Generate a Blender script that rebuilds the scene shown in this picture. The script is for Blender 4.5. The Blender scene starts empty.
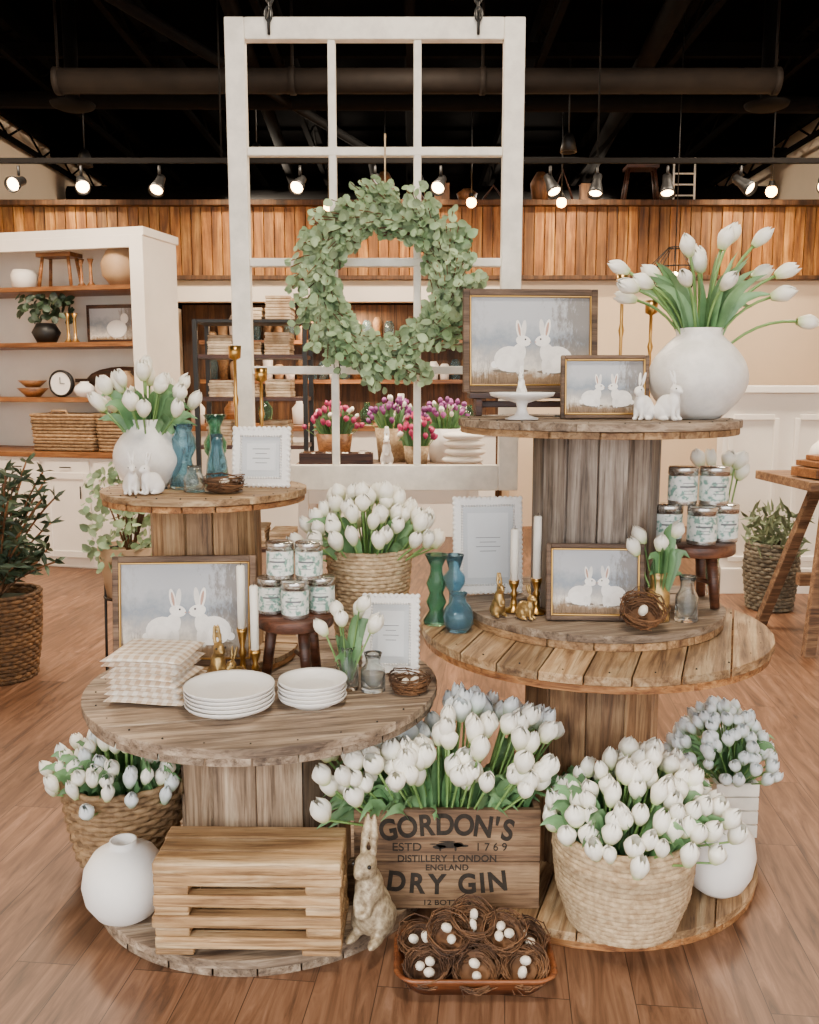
import bpy, math, random
from mathutils import Vector, Matrix, Quaternion
R=random.Random(7)
pi=math.pi
def rnd(a,b): return R.uniform(a,b)
def lin(h):
    h=h.lstrip('#'); o=[]
    for i in (0,2,4):
        c=int(h[i:i+2],16)/255
        o.append(c/12.92 if c<=.04045 else ((c+.055)/1.055)**2.4)
    return (o[0],o[1],o[2],1)
# ---------------------------------------------------------------- mesh builder
class M:
    def __init__(s): s.V=[];s.F=[];s.MI=[];s.RV=[];s.SM=[];s.GV=[]
    def add(s,vs,fs,m=0,sm=True,rv=None,gv=None,mx=None):
        b=len(s.V)
        if rv is None: rv=R.random()
        for i,v in enumerate(vs):
            v=Vector(v)
            if mx is not None: v=mx@v
            s.V.append(v); s.GV.append(gv[i] if gv else 0.0)
        for f in fs:
            s.F.append([b+i for i in f]); s.MI.append(m); s.RV.append(rv); s.SM.append(sm)
    def box(s,c,d,m=0,mx=None,rv=None,sm=False):
        x,y,z=c; a,b,h=d[0]/2,d[1]/2,d[2]/2
        vs=[(x+i*a,y+j*b,z+k*h) for i in(-1,1) for j in(-1,1) for k in(-1,1)]
        fs=[(0,1,3,2),(4,6,7,5),(0,4,5,1),(2,3,7,6),(0,2,6,4),(1,5,7,3)]
        s.add(vs,fs,m,sm,rv,None,mx)
    def lathe(s,prof,seg=32,m=0,mx=None,sm=True,rv=None):
        vs=[];rings=[]
        for r,z in prof:
            if r<1e-6: rings.append([len(vs)]); vs.append((0,0,z))
            else:
                rings.append(list(range(len(vs),len(vs)+seg)))
                for i in range(seg):
                    a=2*pi*i/seg; vs.append((r*math.cos(a),r*math.sin(a),z))
        fs=[]
        for A,B in zip(rings,rings[1:]):
            for i in range(seg):
                j=(i+1)%seg
                if len(A)==1 and len(B)==1: break
                if len(A)==1: fs.append((A[0],B[j],B[i]))
                elif len(B)==1: fs.append((A[i],A[j],B[0]))
                else: fs.append((A[i],A[j],B[j],B[i]))
        s.add(vs,fs,m,sm,rv,None,mx)
    def tube(s,pts,rad,seg=6,m=0,mx=None,rv=None,closed=False,sm=True):
        pts=[Vector(p) for p in pts]; n=len(pts)
        if not hasattr(rad,'__len__'): rad=[rad]*n
        vs=[];fs=[];up=None
        for i,p in enumerate(pts):
            if closed: t=pts[(i+1)%n]-pts[i-1]
            else: t=pts[min(i+1,n-1)]-pts[max(i-1,0)]
            if t.length<1e-9: t=Vector((0,0,1))
            t.normalize()
            if up is None:
                up=Vector((0,0,1)) if abs(t.z)<.9 else Vector((1,0,0))
            u=up-t*up.dot(t)
            if u.length<1e-6: u=t.orthogonal()
            u.normalize(); up=u; w=t.cross(u)
            for k in range(seg):
                a=2*pi*k/seg; vs.append(p+(u*math.cos(a)+w*math.sin(a))*rad[i])
        for i in range(n if closed else n-1):
            j=(i+1)%n
            for k in range(seg):
                l=(k+1)%seg
                fs.append((i*seg+k,i*seg+l,j*seg+l,j*seg+k))
        if not closed:
            fs.append(tuple(range(seg))[::-1]); fs.append(tuple((n-1)*seg+k for k in range(seg)))
        s.add(vs,fs,m,sm,rv,None,mx)
    def ell(s,c,r,m=0,mx=None,rot=None,seg=14,rings=9,rv=None):
        if not hasattr(r,'__len__'): r=(r,r,r)
        q=Matrix.Translation(c)
        if rot: q=q@Matrix.Rotation(rot[2],4,'Z')@Matrix.Rotation(rot[1],4,'Y')@Matrix.Rotation(rot[0],4,'X')
        q=q@Matrix.Diagonal((r[0],r[1],r[2],1))
        if mx is not None: q=mx@q
        s.lathe([(math.sin(pi*i/rings) if 0<i<rings else 0,-math.cos(pi*i/rings)) for i in range(rings+1)],seg,m,q,True,rv)
    def obj(s,name,mats,loc=(0,0,0),rot=(0,0,0),parent=None,bevel=0,seg=2):
        me=bpy.data.meshes.new(name)
        me.from_pydata([tuple(v) for v in s.V],[],s.F)
        for mt in mats: me.materials.append(mt)
        me.polygons.foreach_set('material_index',s.MI)
        me.polygons.foreach_set('use_smooth',s.SM)
        a=me.attributes.new('rv','FLOAT','FACE'); a.data.foreach_set('value',s.RV)
        a=me.attributes.new('gv','FLOAT','POINT'); a.data.foreach_set('value',s.GV)
        me.update()
        o=bpy.data.objects.new(name,me); bpy.context.collection.objects.link(o)
        o.location=loc; o.rotation_euler=rot
        if parent: o.parent=parent
        if bevel:
            b=o.modifiers.new('bev','BEVEL'); b.width=bevel; b.segments=seg; b.limit_method='ANGLE'; b.angle_limit=math.radians(50)
        return o
def empty(name,loc=(0,0,0),rot=(0,0,0)):
    e=bpy.data.objects.new(name,None); bpy.context.collection.objects.link(e); e.location=loc; e.rotation_euler=rot; e.empty_display_size=.05
    return e
# ---------------------------------------------------------------- materials
def newmat(name):
    mt=bpy.data.materials.new(name); mt.use_nodes=True
    nt=mt.node_tree; b=nt.nodes['Principled BSDF']; return mt,nt,b
def N(nt,t,**k):
    n=nt.nodes.new(t)
    for a,v in k.items(): setattr(n,a,v)
    return n
def ramp(nt,fac,cols):
    r=N(nt,'ShaderNodeValToRGB'); e=r.color_ramp.elements
    while len(e)<len(cols): e.new(.5)
    for i,(p,c) in enumerate(cols): e[i].position=p; e[i].color=c
    nt.links.new(fac,r.inputs[0]); return r.outputs[0]
def coords(nt,scale=(1,1,1),src='Object',off=True,k=9.0):
    t=N(nt,'ShaderNodeTexCoord'); mp=N(nt,'ShaderNodeMapping'); mp.inputs['Scale'].default_value=scale
    nt.links.new(t.outputs[src],mp.inputs[0]); o=mp.outputs[0]
    if off:
        a=N(nt,'ShaderNodeAttribute'); a.attribute_name='rv'
        s=N(nt,'ShaderNodeVectorMath',operation='SCALE'); s.inputs[0].default_value=(k,k*1.3,k*.7); nt.links.new(a.outputs['Fac'],s.inputs['Scale'])
        d=N(nt,'ShaderNodeVectorMath',operation='ADD'); nt.links.new(o,d.inputs[0]); nt.links.new(s.outputs[0],d.inputs[1]); o=d.outputs[0]
    return o
def bump(nt,b,h,st,dist=.01):
    n=N(nt,'ShaderNodeBump'); n.inputs['Strength'].default_value=st; n.inputs['Distance'].default_value=dist
    nt.links.new(h,n.inputs['Height']); nt.links.new(n.outputs[0],b.inputs['Normal'])
def noise(nt,vec,sc,det=4,rough=.6,dist=0):
    n=N(nt,'ShaderNodeTexNoise'); n.inputs['Scale'].default_value=sc; n.inputs['Detail'].default_value=det
    n.inputs['Roughness'].default_value=rough; n.inputs['Distortion'].default_value=dist
    if vec: nt.links.new(vec,n.inputs['Vector'])
    return n.outputs[0]
def hsv(nt,col,lo=.8,hi=1.2,attr='rv'):
    a=N(nt,'ShaderNodeAttribute'); a.attribute_name=attr
    m=N(nt,'ShaderNodeMapRange'); m.inputs[3].default_value=lo; m.inputs[4].default_value=hi; nt.links.new(a.outputs['Fac'],m.inputs[0])
    h=N(nt,'ShaderNodeHueSaturation'); nt.links.new(m.outputs[0],h.inputs['Value']); nt.links.new(col,h.inputs['Color']); return h.outputs[0]
def wood(name,cols,axis='x',rough=.65,bst=.5,lo=.75,hi=1.2,fs=1.0,knots=0):
    mt,nt,b=newmat(name)
    st={'x':(1.2,14,14),'y':(14,1.2,14),'z':(14,14,1.2)}[axis]
    v=coords(nt,tuple(q*fs for q in st))
    n1=noise(nt,v,2.2,8,.65,.6)
    c=ramp(nt,n1,[(.32,lin(cols[0])),(.5,lin(cols[1])),(.66,lin(cols[2]))])
    n2=noise(nt,coords(nt,(1,1,1),off=True),5,4)
    mx=N(nt,'ShaderNodeMixRGB',blend_type='MULTIPLY'); mx.inputs[0].default_value=.65
    nt.links.new(c,mx.inputs[1]); nt.links.new(ramp(nt,n2,[(.3,(.45,.42,.4,1)),(.62,(1,1,1,1))]),mx.inputs[2])
    st2=tuple(q*fs*(3.2 if q>2 else 1.3) for q in st)
    n3=noise(nt,coords(nt,st2),2.6,5,.7,.3)
    m3=N(nt,'ShaderNodeMixRGB',blend_type='MULTIPLY'); m3.inputs[0].default_value=.75
    nt.links.new(mx.outputs[0],m3.inputs[1]); nt.links.new(ramp(nt,n3,[(.36,(.34,.3,.27,1)),(.49,(1,1,1,1))]),m3.inputs[2])
    out=m3.outputs[0]
    if knots:
        vo=N(nt,'ShaderNodeTexVoronoi'); ks={'x':(2.2,7,7),'y':(7,2.2,7),'z':(7,7,2.2)}[axis]
        nt.links.new(coords(nt,ks),vo.inputs['Vector']); vo.inputs['Scale'].default_value=knots
        m4=N(nt,'ShaderNodeMixRGB',blend_type='MULTIPLY'); m4.inputs[0].default_value=.8
        nt.links.new(out,m4.inputs[1]); nt.links.new(ramp(nt,vo.outputs['Distance'],[(.06,(.25,.16,.1,1)),(.16,(1,1,1,1))]),m4.inputs[2]); out=m4.outputs[0]
    nt.links.new(hsv(nt,out,lo,hi),b.inputs['Base Color']); b.inputs['Roughness'].default_value=rough
    bump(nt,b,n3,bst,.004); return mt
def plain(name,col,rough=.5,metal=0,var=.06,sc=8,bst=0,emis=0,col2=None,rvv=0,bd=.004,spec=None):
    mt,nt,b=newmat(name); c1=lin(col); 
    if col2: c2=lin(col2)
    else: c2=tuple(min(1,q*(1-var*2)) for q in c1[:3])+(1,)
    n=noise(nt,coords(nt,off=False),sc,5)
    c=ramp(nt,n,[(.35,c2),(.65,c1)])
    if rvv: c=hsv(nt,c,1-rvv,1+rvv)
    nt.links.new(c,b.inputs['Base Color']); b.inputs['Roughness'].default_value=rough; b.inputs['Metallic'].default_value=metal
    if spec is not None: b.inputs['Specular IOR Level'].default_value=spec
    if bst: bump(nt,b,n,bst,bd)
    if emis: b.inputs['Emission Color'].default_value=c1; b.inputs['Emission Strength'].default_value=emis
    return mt
def grad(name,ca,cb,p0=0,p1=1,rough=.5,lo=.9,hi=1.08,cm=None):
    mt,nt,b=newmat(name); a=N(nt,'ShaderNodeAttribute'); a.attribute_name='gv'
    st=[(p0,lin(ca)),(p1,lin(cb))]
    if cm: st=[(p0,lin(ca)),((p0+p1)*.5,lin(cm)),(p1,lin(cb))]
    c=ramp(nt,a.outputs['Fac'],st)
    nt.links.new(hsv(nt,c,lo,hi),b.inputs['Base Color']); b.inputs['Roughness'].default_value=rough
    return mt
def glass(name,col,tr=.75,rough=.03):
    mt,nt,b=newmat(name); n=noise(nt,coords(nt,off=False),20,2); c=lin(col)
    nt.links.new(ramp(nt,n,[(.3,tuple(q*.92 for q in c[:3])+(1,)),(.7,c)]),b.inputs['Base Color'])
    b.inputs['Transmission Weight'].default_value=tr; b.inputs['Roughness'].default_value=rough; b.inputs['IOR'].default_value=1.3
    return mt
GREY=['#54453a','#927d68','#beab94']
W_gx=wood('weathered_wood_x',GREY,'x',knots=.8); W_gy=wood('weathered_wood_y',GREY,'y')
W_tx=wood('tan_wood_x',['#684a30','#a8865f','#cdb38c'],'x',knots=.8); W_ty=wood('tan_wood_y',['#63422a','#a07a52','#c9a67a'],'y')
W_cz=wood('stave_wood_brown',['#553a27','#8f6c4c','#b8976f'],'z',lo=.6,hi=1.3,knots=.8)
W_cg=wood('stave_wood_grey',['#544940','#8b7e72','#afa396'],'z',lo=.6,hi=1.3,knots=.8)
W_cb=wood('stave_wood_beige',['#574638','#927b64','#b8a48b'],'z',lo=.6,hi=1.3,knots=.8)
W_ct=wood('stave_wood_tan',['#6d4f34','#ab8760','#cfae82'],'z',lo=.7,hi=1.22,knots=.8)
W_edge=wood('edge_wood',['#6b3d1d','#a8713f','#cf9f68'],'y')
W_pal=wood('pallet_wood',['#8a6542','#bf9869','#e2c59c'],'x',rough=.65,lo=.88,hi=1.1)
W_crate=wood('crate_wood',['#4a3325','#87684c','#ac8c6a'],'x',rough=.7,lo=.92,hi=1.06)
W_frame=wood('frame_wood',['#35261b','#6a5240','#8c735c'],'x')
W_dark=wood('dark_walnut',['#1c0e08','#42241a','#623c26'],'x',rough=.4)
W_tray=wood('tray_wood',['#3f1d0f','#753f20','#9a5d33'],'x',rough=.4)
W_shelf=wood('shelf_wood',['#6b3f1e','#965f30','#b57f48'],'x',rough=.45,bst=.1)
W_band=wood('pine_board',['#5c3414','#9c6427','#cf9850'],'z',rough=.55,lo=.6,hi=1.3,fs=.5,knots=.3)
W_rec=wood('recess_board',['#36200f','#623f22','#855c36'],'z',rough=.6,fs=.5,knots=.4)
white=plain('white_paint','#f1eae0',.55,var=.04,sc=3)
dwhite=plain('distressed_white_paint','#f6efe2',.6,var=.1,sc=14,bst=.15)
cream=plain('cream_wall','#e2ccb0',.8,var=.03,sc=1.5)
ceram=plain('white_ceramic','#f8f5f1',.3,var=.03,sc=10,bst=.15)
ceram_r=plain('rough_white_ceramic','#f8f4ee',.45,var=.07,sc=22,bst=.8,bd=.006)
whitem=plain('matte_white','#fbf8f4',.6,var=.03,sc=12,bst=.1)
black=plain('black_metal','#080707',.5,var=.2)
ceilm=plain('black_ceiling','#040303',1,var=.3,sc=2,spec=.02)
ductm=plain('dark_duct','#0e0b09',.8,var=.2,spec=.1)
brass=plain('brass','#c99d57',.28,metal=1,var=.1)
goldm=plain('antique_gold','#c9a76c',.36,metal=.8,var=.3,sc=40,bst=.4)
statm=plain('pale_distressed_gold','#cbbb9d',.45,metal=.3,col2='#85725a',sc=70,bst=.9)
silver=plain('silver_lid','#cfccc6',.25,metal=.9)
candle=plain('candle_wax','#fdf8ec',.45,var=.02)
dark=plain('dark_eye','#120c08',.3)
stem_m=plain('tulip_stem','#87ab62',.5,col2='#62894a',rvv=.15)
leaf_m=plain('tulip_leaf','#82a878',.45,col2='#4f7a4a',rvv=.35,sc=6)
bud_w=grad('white_tulip_petal','#b9cb84','#fffbee',.0,.62,lo=.92,hi=1.03,cm='#f3f0d9')
bud_b=grad('bluish_tulip_petal','#a3bf92','#e6ecee',.0,.65,lo=.9,hi=1.05,cm='#d3dfd4')
bud_p=grad('pink_tulip_petal','#93325c','#c23a6c',.0,.5,lo=.6,hi=1.3)
bud_v=grad('purple_tulip_petal','#6d2a60','#9a4f90',.0,.5,lo=.6,hi=1.3)
euc=plain('eucalyptus_leaf','#a3b68c',.55,col2='#6c885d',rvv=.4,sc=9)
olive=plain('olive_leaf','#3c5038',.5,col2='#243522',rvv=.4)
twig=plain('twig','#7d5635',.8,col2='#3f281a',rvv=.45)
egg=plain('speckled_egg','#f5ead8',.5,var=.12,sc=60)
wick=plain('wicker','#ab8c66',.75,col2='#7a5e42',rvv=.25,sc=40,bst=.6)
wick_b=plain('brown_wicker','#73522f',.75,col2='#452f1c',rvv=.3,sc=40,bst=.6)
rope=plain('jute_rope','#ceb591',.85,col2='#9f8362',rvv=.16,sc=60,bst=.8)
soil=plain('dark_moss','#232d18',.9,var=.3,sc=30)
g_blue=glass('blue_glass','#a8d3e6',.93); g_green=glass('green_glass','#8cc8ae',.93); g_clear=glass('clear_glass','#f4f8f6',.96)
grm=plain('grey_paper','#cdd0d3',.3,var=.02); ink=plain('faded_ink','#6c6f72',.7)
def mk_paint():
    mt,nt,b=newmat('rabbit_painting'); t=N(nt,'ShaderNodeTexCoord'); s=N(nt,'ShaderNodeSeparateXYZ'); nt.links.new(t.outputs['Generated'],s.inputs[0])
    n=noise(nt,coords(nt,(1,1,1),off=False),13,7,.7)
    ad=N(nt,'ShaderNodeMath',operation='MULTIPLY_ADD'); nt.links.new(n,ad.inputs[0]); ad.inputs[1].default_value=.6; nt.links.new(s.outputs['Z'],ad.inputs[2])
    c=ramp(nt,ad.outputs[0],[(.24,lin('#5f4a34')),(.40,lin('#95795a')),(.5,lin('#e6dfd4')),(.62,lin('#b9b4b0')),(.8,lin('#8d97a3')),(1.0,lin('#b9bcc2'))])
    a2=N(nt,'ShaderNodeMath',operation='MULTIPLY_ADD'); nt.links.new(noise(nt,coords(nt,(2.5,1,1),off=False),24,6,.75),a2.inputs[0]); a2.inputs[1].default_value=1.1; nt.links.new(s.outputs['X'],a2.inputs[2])
    f=ramp(nt,a2.outputs[0],[(0,(1,1,1,1)),(.66,(0,0,0,1))])
    a3=N(nt,'ShaderNodeMath',operation='SUBTRACT'); nt.links.new(a2.outputs[0],a3.inputs[0]); a3.inputs[1].default_value=.5
    f2=ramp(nt,a3.outputs[0],[(.72,(0,0,0,1)),(.9,(1,1,1,1))])
    mm=N(nt,'ShaderNodeMath',operation='MAXIMUM'); nt.links.new(f,mm.inputs[0]); nt.links.new(f2,mm.inputs[1])
    ml=N(nt,'ShaderNodeMath',operation='MULTIPLY'); nt.links.new(mm.outputs[0],ml.inputs[0]); ml.inputs[1].default_value=.65
    mx=N(nt,'ShaderNodeMixRGB'); nt.links.new(ml.outputs[0],mx.inputs[0]); nt.links.new(c,mx.inputs[1]); mx.inputs[2].default_value=lin('#5c4c39')
    nt.links.new(mx.outputs[0],b.inputs['Base Color']); b.inputs['Roughness'].default_value=.5; return mt
paintm=mk_paint()
def mk_plaid():
    mt,nt,b=newmat('plaid_cloth'); t=N(nt,'ShaderNodeTexCoord'); s=N(nt,'ShaderNodeSeparateXYZ'); nt.links.new(t.outputs['Object'],s.inputs[0])
    def st(sock):
        m=N(nt,'ShaderNodeMath',operation='MULTIPLY'); m.inputs[1].default_value=36
        nt.links.new(sock,m.inputs[0]); f=N(nt,'ShaderNodeMath',operation='FRACT'); nt.links.new(m.outputs[0],f.inputs[0])
        g=N(nt,'ShaderNodeMath',operation='GREATER_THAN'); nt.links.new(f.outputs[0],g.inputs[0]); g.inputs[1].default_value=.5; return g.outputs[0]
    a=N(nt,'ShaderNodeMath',operation='ADD'); nt.links.new(st(s.outputs['X']),a.inputs[0]); nt.links.new(st(s.outputs['Y']),a.inputs[1])
    h=N(nt,'ShaderNodeMath',operation='MULTIPLY'); h.inputs[1].default_value=.5; nt.links.new(a.outputs[0],h.inputs[0])
    c=ramp(nt,h.outputs[0],[(0,lin('#f3ebe0')),(.5,lin('#e3d3c0')),(1,lin('#c9af92'))])
    nt.links.new(c,b.inputs['Base Color']); b.inputs['Roughness'].default_value=.9
    bump(nt,b,noise(nt,coords(nt,off=False),120,2),.3,.002); return mt
plaid=mk_plaid()
def mk_label():
    mt,nt,b=newmat('botanical_label'); n=noise(nt,coords(nt,(1,1,1),off=False),60,3)
    c=ramp(nt,n,[(.42,lin('#7fa79a')),(.48,lin('#dfe8e0')),(.6,lin('#f1f3ee'))])
    nt.links.new(c,b.inputs['Base Color']); b.inputs['Roughness'].default_value=.35; return mt
labelm=mk_label()
def mk_floor():
    mt,nt,b=newmat('laminate_floor'); t=N(nt,'ShaderNodeTexCoord'); mp=N(nt,'ShaderNodeMapping'); mp.inputs['Rotation'].default_value=(0,0,math.radians(90+6))
    nt.links.new(t.outputs['Object'],mp.inputs[0])
    br=N(nt,'ShaderNodeTexBrick'); br.offset=.37; br.inputs['Scale'].default_value=1; br.inputs['Brick Width'].default_value=1.25; br.inputs['Row Height'].default_value=.15
    br.inputs['Mortar Size'].default_value=.0012; br.inputs['Mortar Smooth'].default_value=.2; br.inputs['Bias'].default_value=0
    br.inputs['Color1'].default_value=(.1,.1,.1,1); br.inputs['Color2'].default_value=(.9,.9,.9,1); br.inputs['Mortar'].default_value=(.5,.5,.5,1)
    nt.links.new(mp.outputs[0],br.inputs['Vector'])
    m2=N(nt,'ShaderNodeMapping'); m2.inputs['Scale'].default_value=(1.5,14,1); nt.links.new(mp.outputs[0],m2.inputs[0])
    sc=N(nt,'ShaderNodeVectorMath',operation='SCALE'); sc.inputs['Scale'].default_value=6; nt.links.new(br.outputs['Color'],sc.inputs[0])
    ad=N(nt,'ShaderNodeVectorMath',operation='ADD'); nt.links.new(m2.outputs[0],ad.inputs[0]); nt.links.new(sc.outputs[0],ad.inputs[1])
    n=noise(nt,ad.outputs[0],1.8,8,.65,1.2)
    c=ramp(nt,n,[(.3,lin('#432c1e')),(.45,lin('#684731')),(.58,lin('#7d5a42')),(.72,lin('#94705a'))])
    mr=N(nt,'ShaderNodeMapRange'); mr.inputs[3].default_value=.75; mr.inputs[4].default_value=1.2; nt.links.new(br.outputs['Color'],mr.inputs[0])
    h=N(nt,'ShaderNodeHueSaturation'); nt.links.new(mr.outputs[0],h.inputs['Value']); nt.links.new(c,h.inputs['Color'])
    mx=N(nt,'ShaderNodeMixRGB'); nt.links.new(br.outputs['Fac'],mx.inputs[0]); nt.links.new(h.outputs[0],mx.inputs[1]); mx.inputs[2].default_value=lin('#2d1a10')
    nt.links.new(mx.outputs[0],b.inputs['Base Color']); b.inputs['Roughness'].default_value=.47; bump(nt,b,n,.08,.003); return mt
floorm=mk_floor()
# ---------------------------------------------------------------- generic makers
def bez(p0,p1,p2,n):
    return [p0*(1-t)**2+p1*2*t*(1-t)+p2*t*t for t in [i/n for i in range(n+1)]]
def frame_to(d,p,roll=0):
    q=Vector((0,0,1)).rotation_difference(d.normalized())
    return Matrix.Translation(p)@q.to_matrix().to_4x4()@Matrix.Rotation(roll,4,'Z')
def bud(m,p,d,Rr,L,mat,opn=.0):
    mx=frame_to(d,p,rnd(0,6.28)); rv=R.random(); nu,nv=7,4
    opn=opn+max(0,rnd(-.3,.34)); fat=rnd(.9,1.12)
    for layer in (0,1):
        for k in range(3):
            ph=k*2*pi/3+layer*pi/3; vs=[];gv=[];fs=[]
            ll=L*(1-.04*layer)*rnd(.93,1.06)
            for i in range(nu+1):
                u=i/nu; r=Rr*fat*(.22+.78*math.sin(pi*min(1,u*.62+.06))**.8)
                if u>.5: r*=(1-((u-.5)/.5)**1.7*(.76-opn))
                r*= (1-.1*layer); w=1.08*math.sqrt(max(0,1-u**3.2))*(.75+.25*math.sin(pi*u))+.05
                for j in range(nv+1):
                    v=j/nv*2-1; a=ph+v*w; rr=r*(1+.08*(1-v*v)); vs.append((rr*math.cos(a),rr*math.sin(a),ll*u-(abs(v)**2)*ll*.06*u)); gv.append(u)
            for i in range(nu):
                for j in range(nv):
                    a=i*(nv+1)+j; fs.append((a,a+1,a+nv+2,a+nv+1))
            m.add(vs,fs,mat,True,rv,gv,mx)
def blade(m,pts,w,mat,rv=None,seed=0):
    n=len(pts); vs=[];fs=[]
    sd=None
    for i,p in enumerate(pts):
        t=(pts[min(i+1,n-1)]-pts[max(i-1,0)]).normalized(); u=i/(n-1)
        s_=t.cross(Vector((math.cos(seed),math.sin(seed),.3)))
        if s_.length<1e-5: s_=Vector((1,0,0))
        s_.normalize()
        if sd and sd.dot(s_)<0: s_=-s_
        sd=s_; nn=s_.cross(t); ww=w*(math.sin(pi*(.12+.88*u)**.8))*.5
        vs+= [p-s_*ww+nn*ww*.45,p,p+s_*ww+nn*ww*.45]
    for i in range(n-1):
        for j in (0,1):
            a=i*3+j; fs.append((a,a+1,a+4,a+3))
    m.add(vs,fs,mat,True,rv)
def bunch(m,n,z0,r0,sx,sy,ztop,drop,bR=.024,bL=.062,mats=(0,1,2),lean=(0,0),rect=False,leaves=None,jit=.02,leafL=1.0,leafW=.034,zcap=None,alt=None,r0y=None,opn=0):
    r0y=r0y or r0
    for i in range(n):
        if rect:
            g=(i*.7548777)%1*2-1; h=(i*.5698403)%1*2-1; qx,qy=g,h; q2=(g*g+h*h)/2
        else:
            a=i*2.39996; q=math.sqrt((i+.5)/n); qx,qy=q*math.cos(a),q*math.sin(a); q2=q*q
        e=Vector((sx*qx+lean[0]+rnd(-jit,jit),sy*qy+lean[1]+rnd(-jit,jit),ztop-drop*q2+rnd(-jit,jit)-bL))
        if zcap: e.z=min(e.z,zcap(e.x,e.y)-bL)
        s0=Vector((r0*qx*.75,r0y*qy*.75,z0)); mid=s0.lerp(e,.55); mid.z=z0+(e.z-z0)*.55
        pts=bez(s0,mid,e,6); m.tube(pts,.0032*bR/.024,5,mats[0])
        hv=Vector((e.x-s0.x,e.y-s0.y,0)); hl=hv.length
        if hl>1e-4: hv=hv/hl*min(.62,hl/(sx+1e-6)*.9)
        d=hv+Vector((rnd(-.22,.22),rnd(-.22,.22),1.0))
        b_=mats[2] if alt is None or not alt(e) else mats[3]
        bud(m,e,d,bR*rnd(.84,1.12),bL*rnd(.86,1.12),b_,opn)
    for i in range(leaves if leaves is not None else int(n*1.3)):
        a=rnd(0,2*pi); q=math.sqrt(rnd(.15,1))
        if rect: qx,qy=rnd(-1,1),rnd(-1,1)
        else: qx,qy=q*math.cos(a),q*math.sin(a)
        s0=Vector((r0*qx*.85,r0y*qy*.85,z0)); 
        h=(ztop-z0)*rnd(.45,.98)*leafL
        e=Vector((sx*qx*rnd(.9,1.2)+lean[0]*.8,sy*qy*rnd(.9,1.2)+lean[1]*.8,z0+h*(1-.5*(qx*qx+qy*qy)*.6)-.02))
        if zcap: e.z=min(e.z,zcap(e.x,e.y)-.02)
        mid=s0.lerp(e,.35); mid.z=z0+h*.9
        if zcap: mid.z=min(mid.z,zcap(mid.x,mid.y)-.01)
        blade(m,bez(s0,mid,e,6),leafW*rnd(.8,1.2),mats[1],seed=a+1.2)
TM=[stem_m,leaf_m,bud_w]
def ring(m,Rf,z,rad,seg=72,sides=6,mat=0,rv=None):
    m.tube([(Rf(2*pi*i/seg)*math.cos(2*pi*i/seg),Rf(2*pi*i/seg)*math.sin(2*pi*i/seg),z) for i in range(seg)],rad,sides,mat,rv=rv,closed=True)
def interp(prof,z):
    for (r0,z0),(r1,z1) in zip(prof,prof[1:]):
        if z0<=z<=z1: return r0+(r1-r0)*(z-z0)/(z1-z0)
    return prof[-1][0]
def basket(m,prof,coil,nw=20,amp=.004,seg=80,mat=0,fill=None,thick=.85):
    h=prof[-1][1]; rows=int(h/(coil*2*thick)); 
    for k in range(rows+1):
        z=coil+(h-coil)*k/rows; r=interp(prof,z)
        ring(m,lambda a,r=r,k=k:r-coil+amp*math.sin(nw*a+k*pi),z,coil*rnd(.95,1.08),seg,6,mat)
    m.lathe([(0,.004),(prof[0][0]-.01,.004),(interp(prof,h*.5)-coil*1.6,h*.5),(prof[-1][0]-coil*1.8,h-.02)],40,mat)
    if fill is not None: m.lathe([(0,h-.035),(prof[-1][0]-coil*2,h-.04)],32,fill)
def handles(m,r,z,mat,rad=.008,w=.05):
    for sgn in(-1,1):
        m.tube([(sgn*(r+.004),-w,z-.02),(sgn*(r+.012),-w*.8,z+.02),(sgn*(r+.015),0,z+.04),(sgn*(r+.012),w*.8,z+.02),(sgn*(r+.004),w,z-.02)],rad,7,mat)
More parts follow.
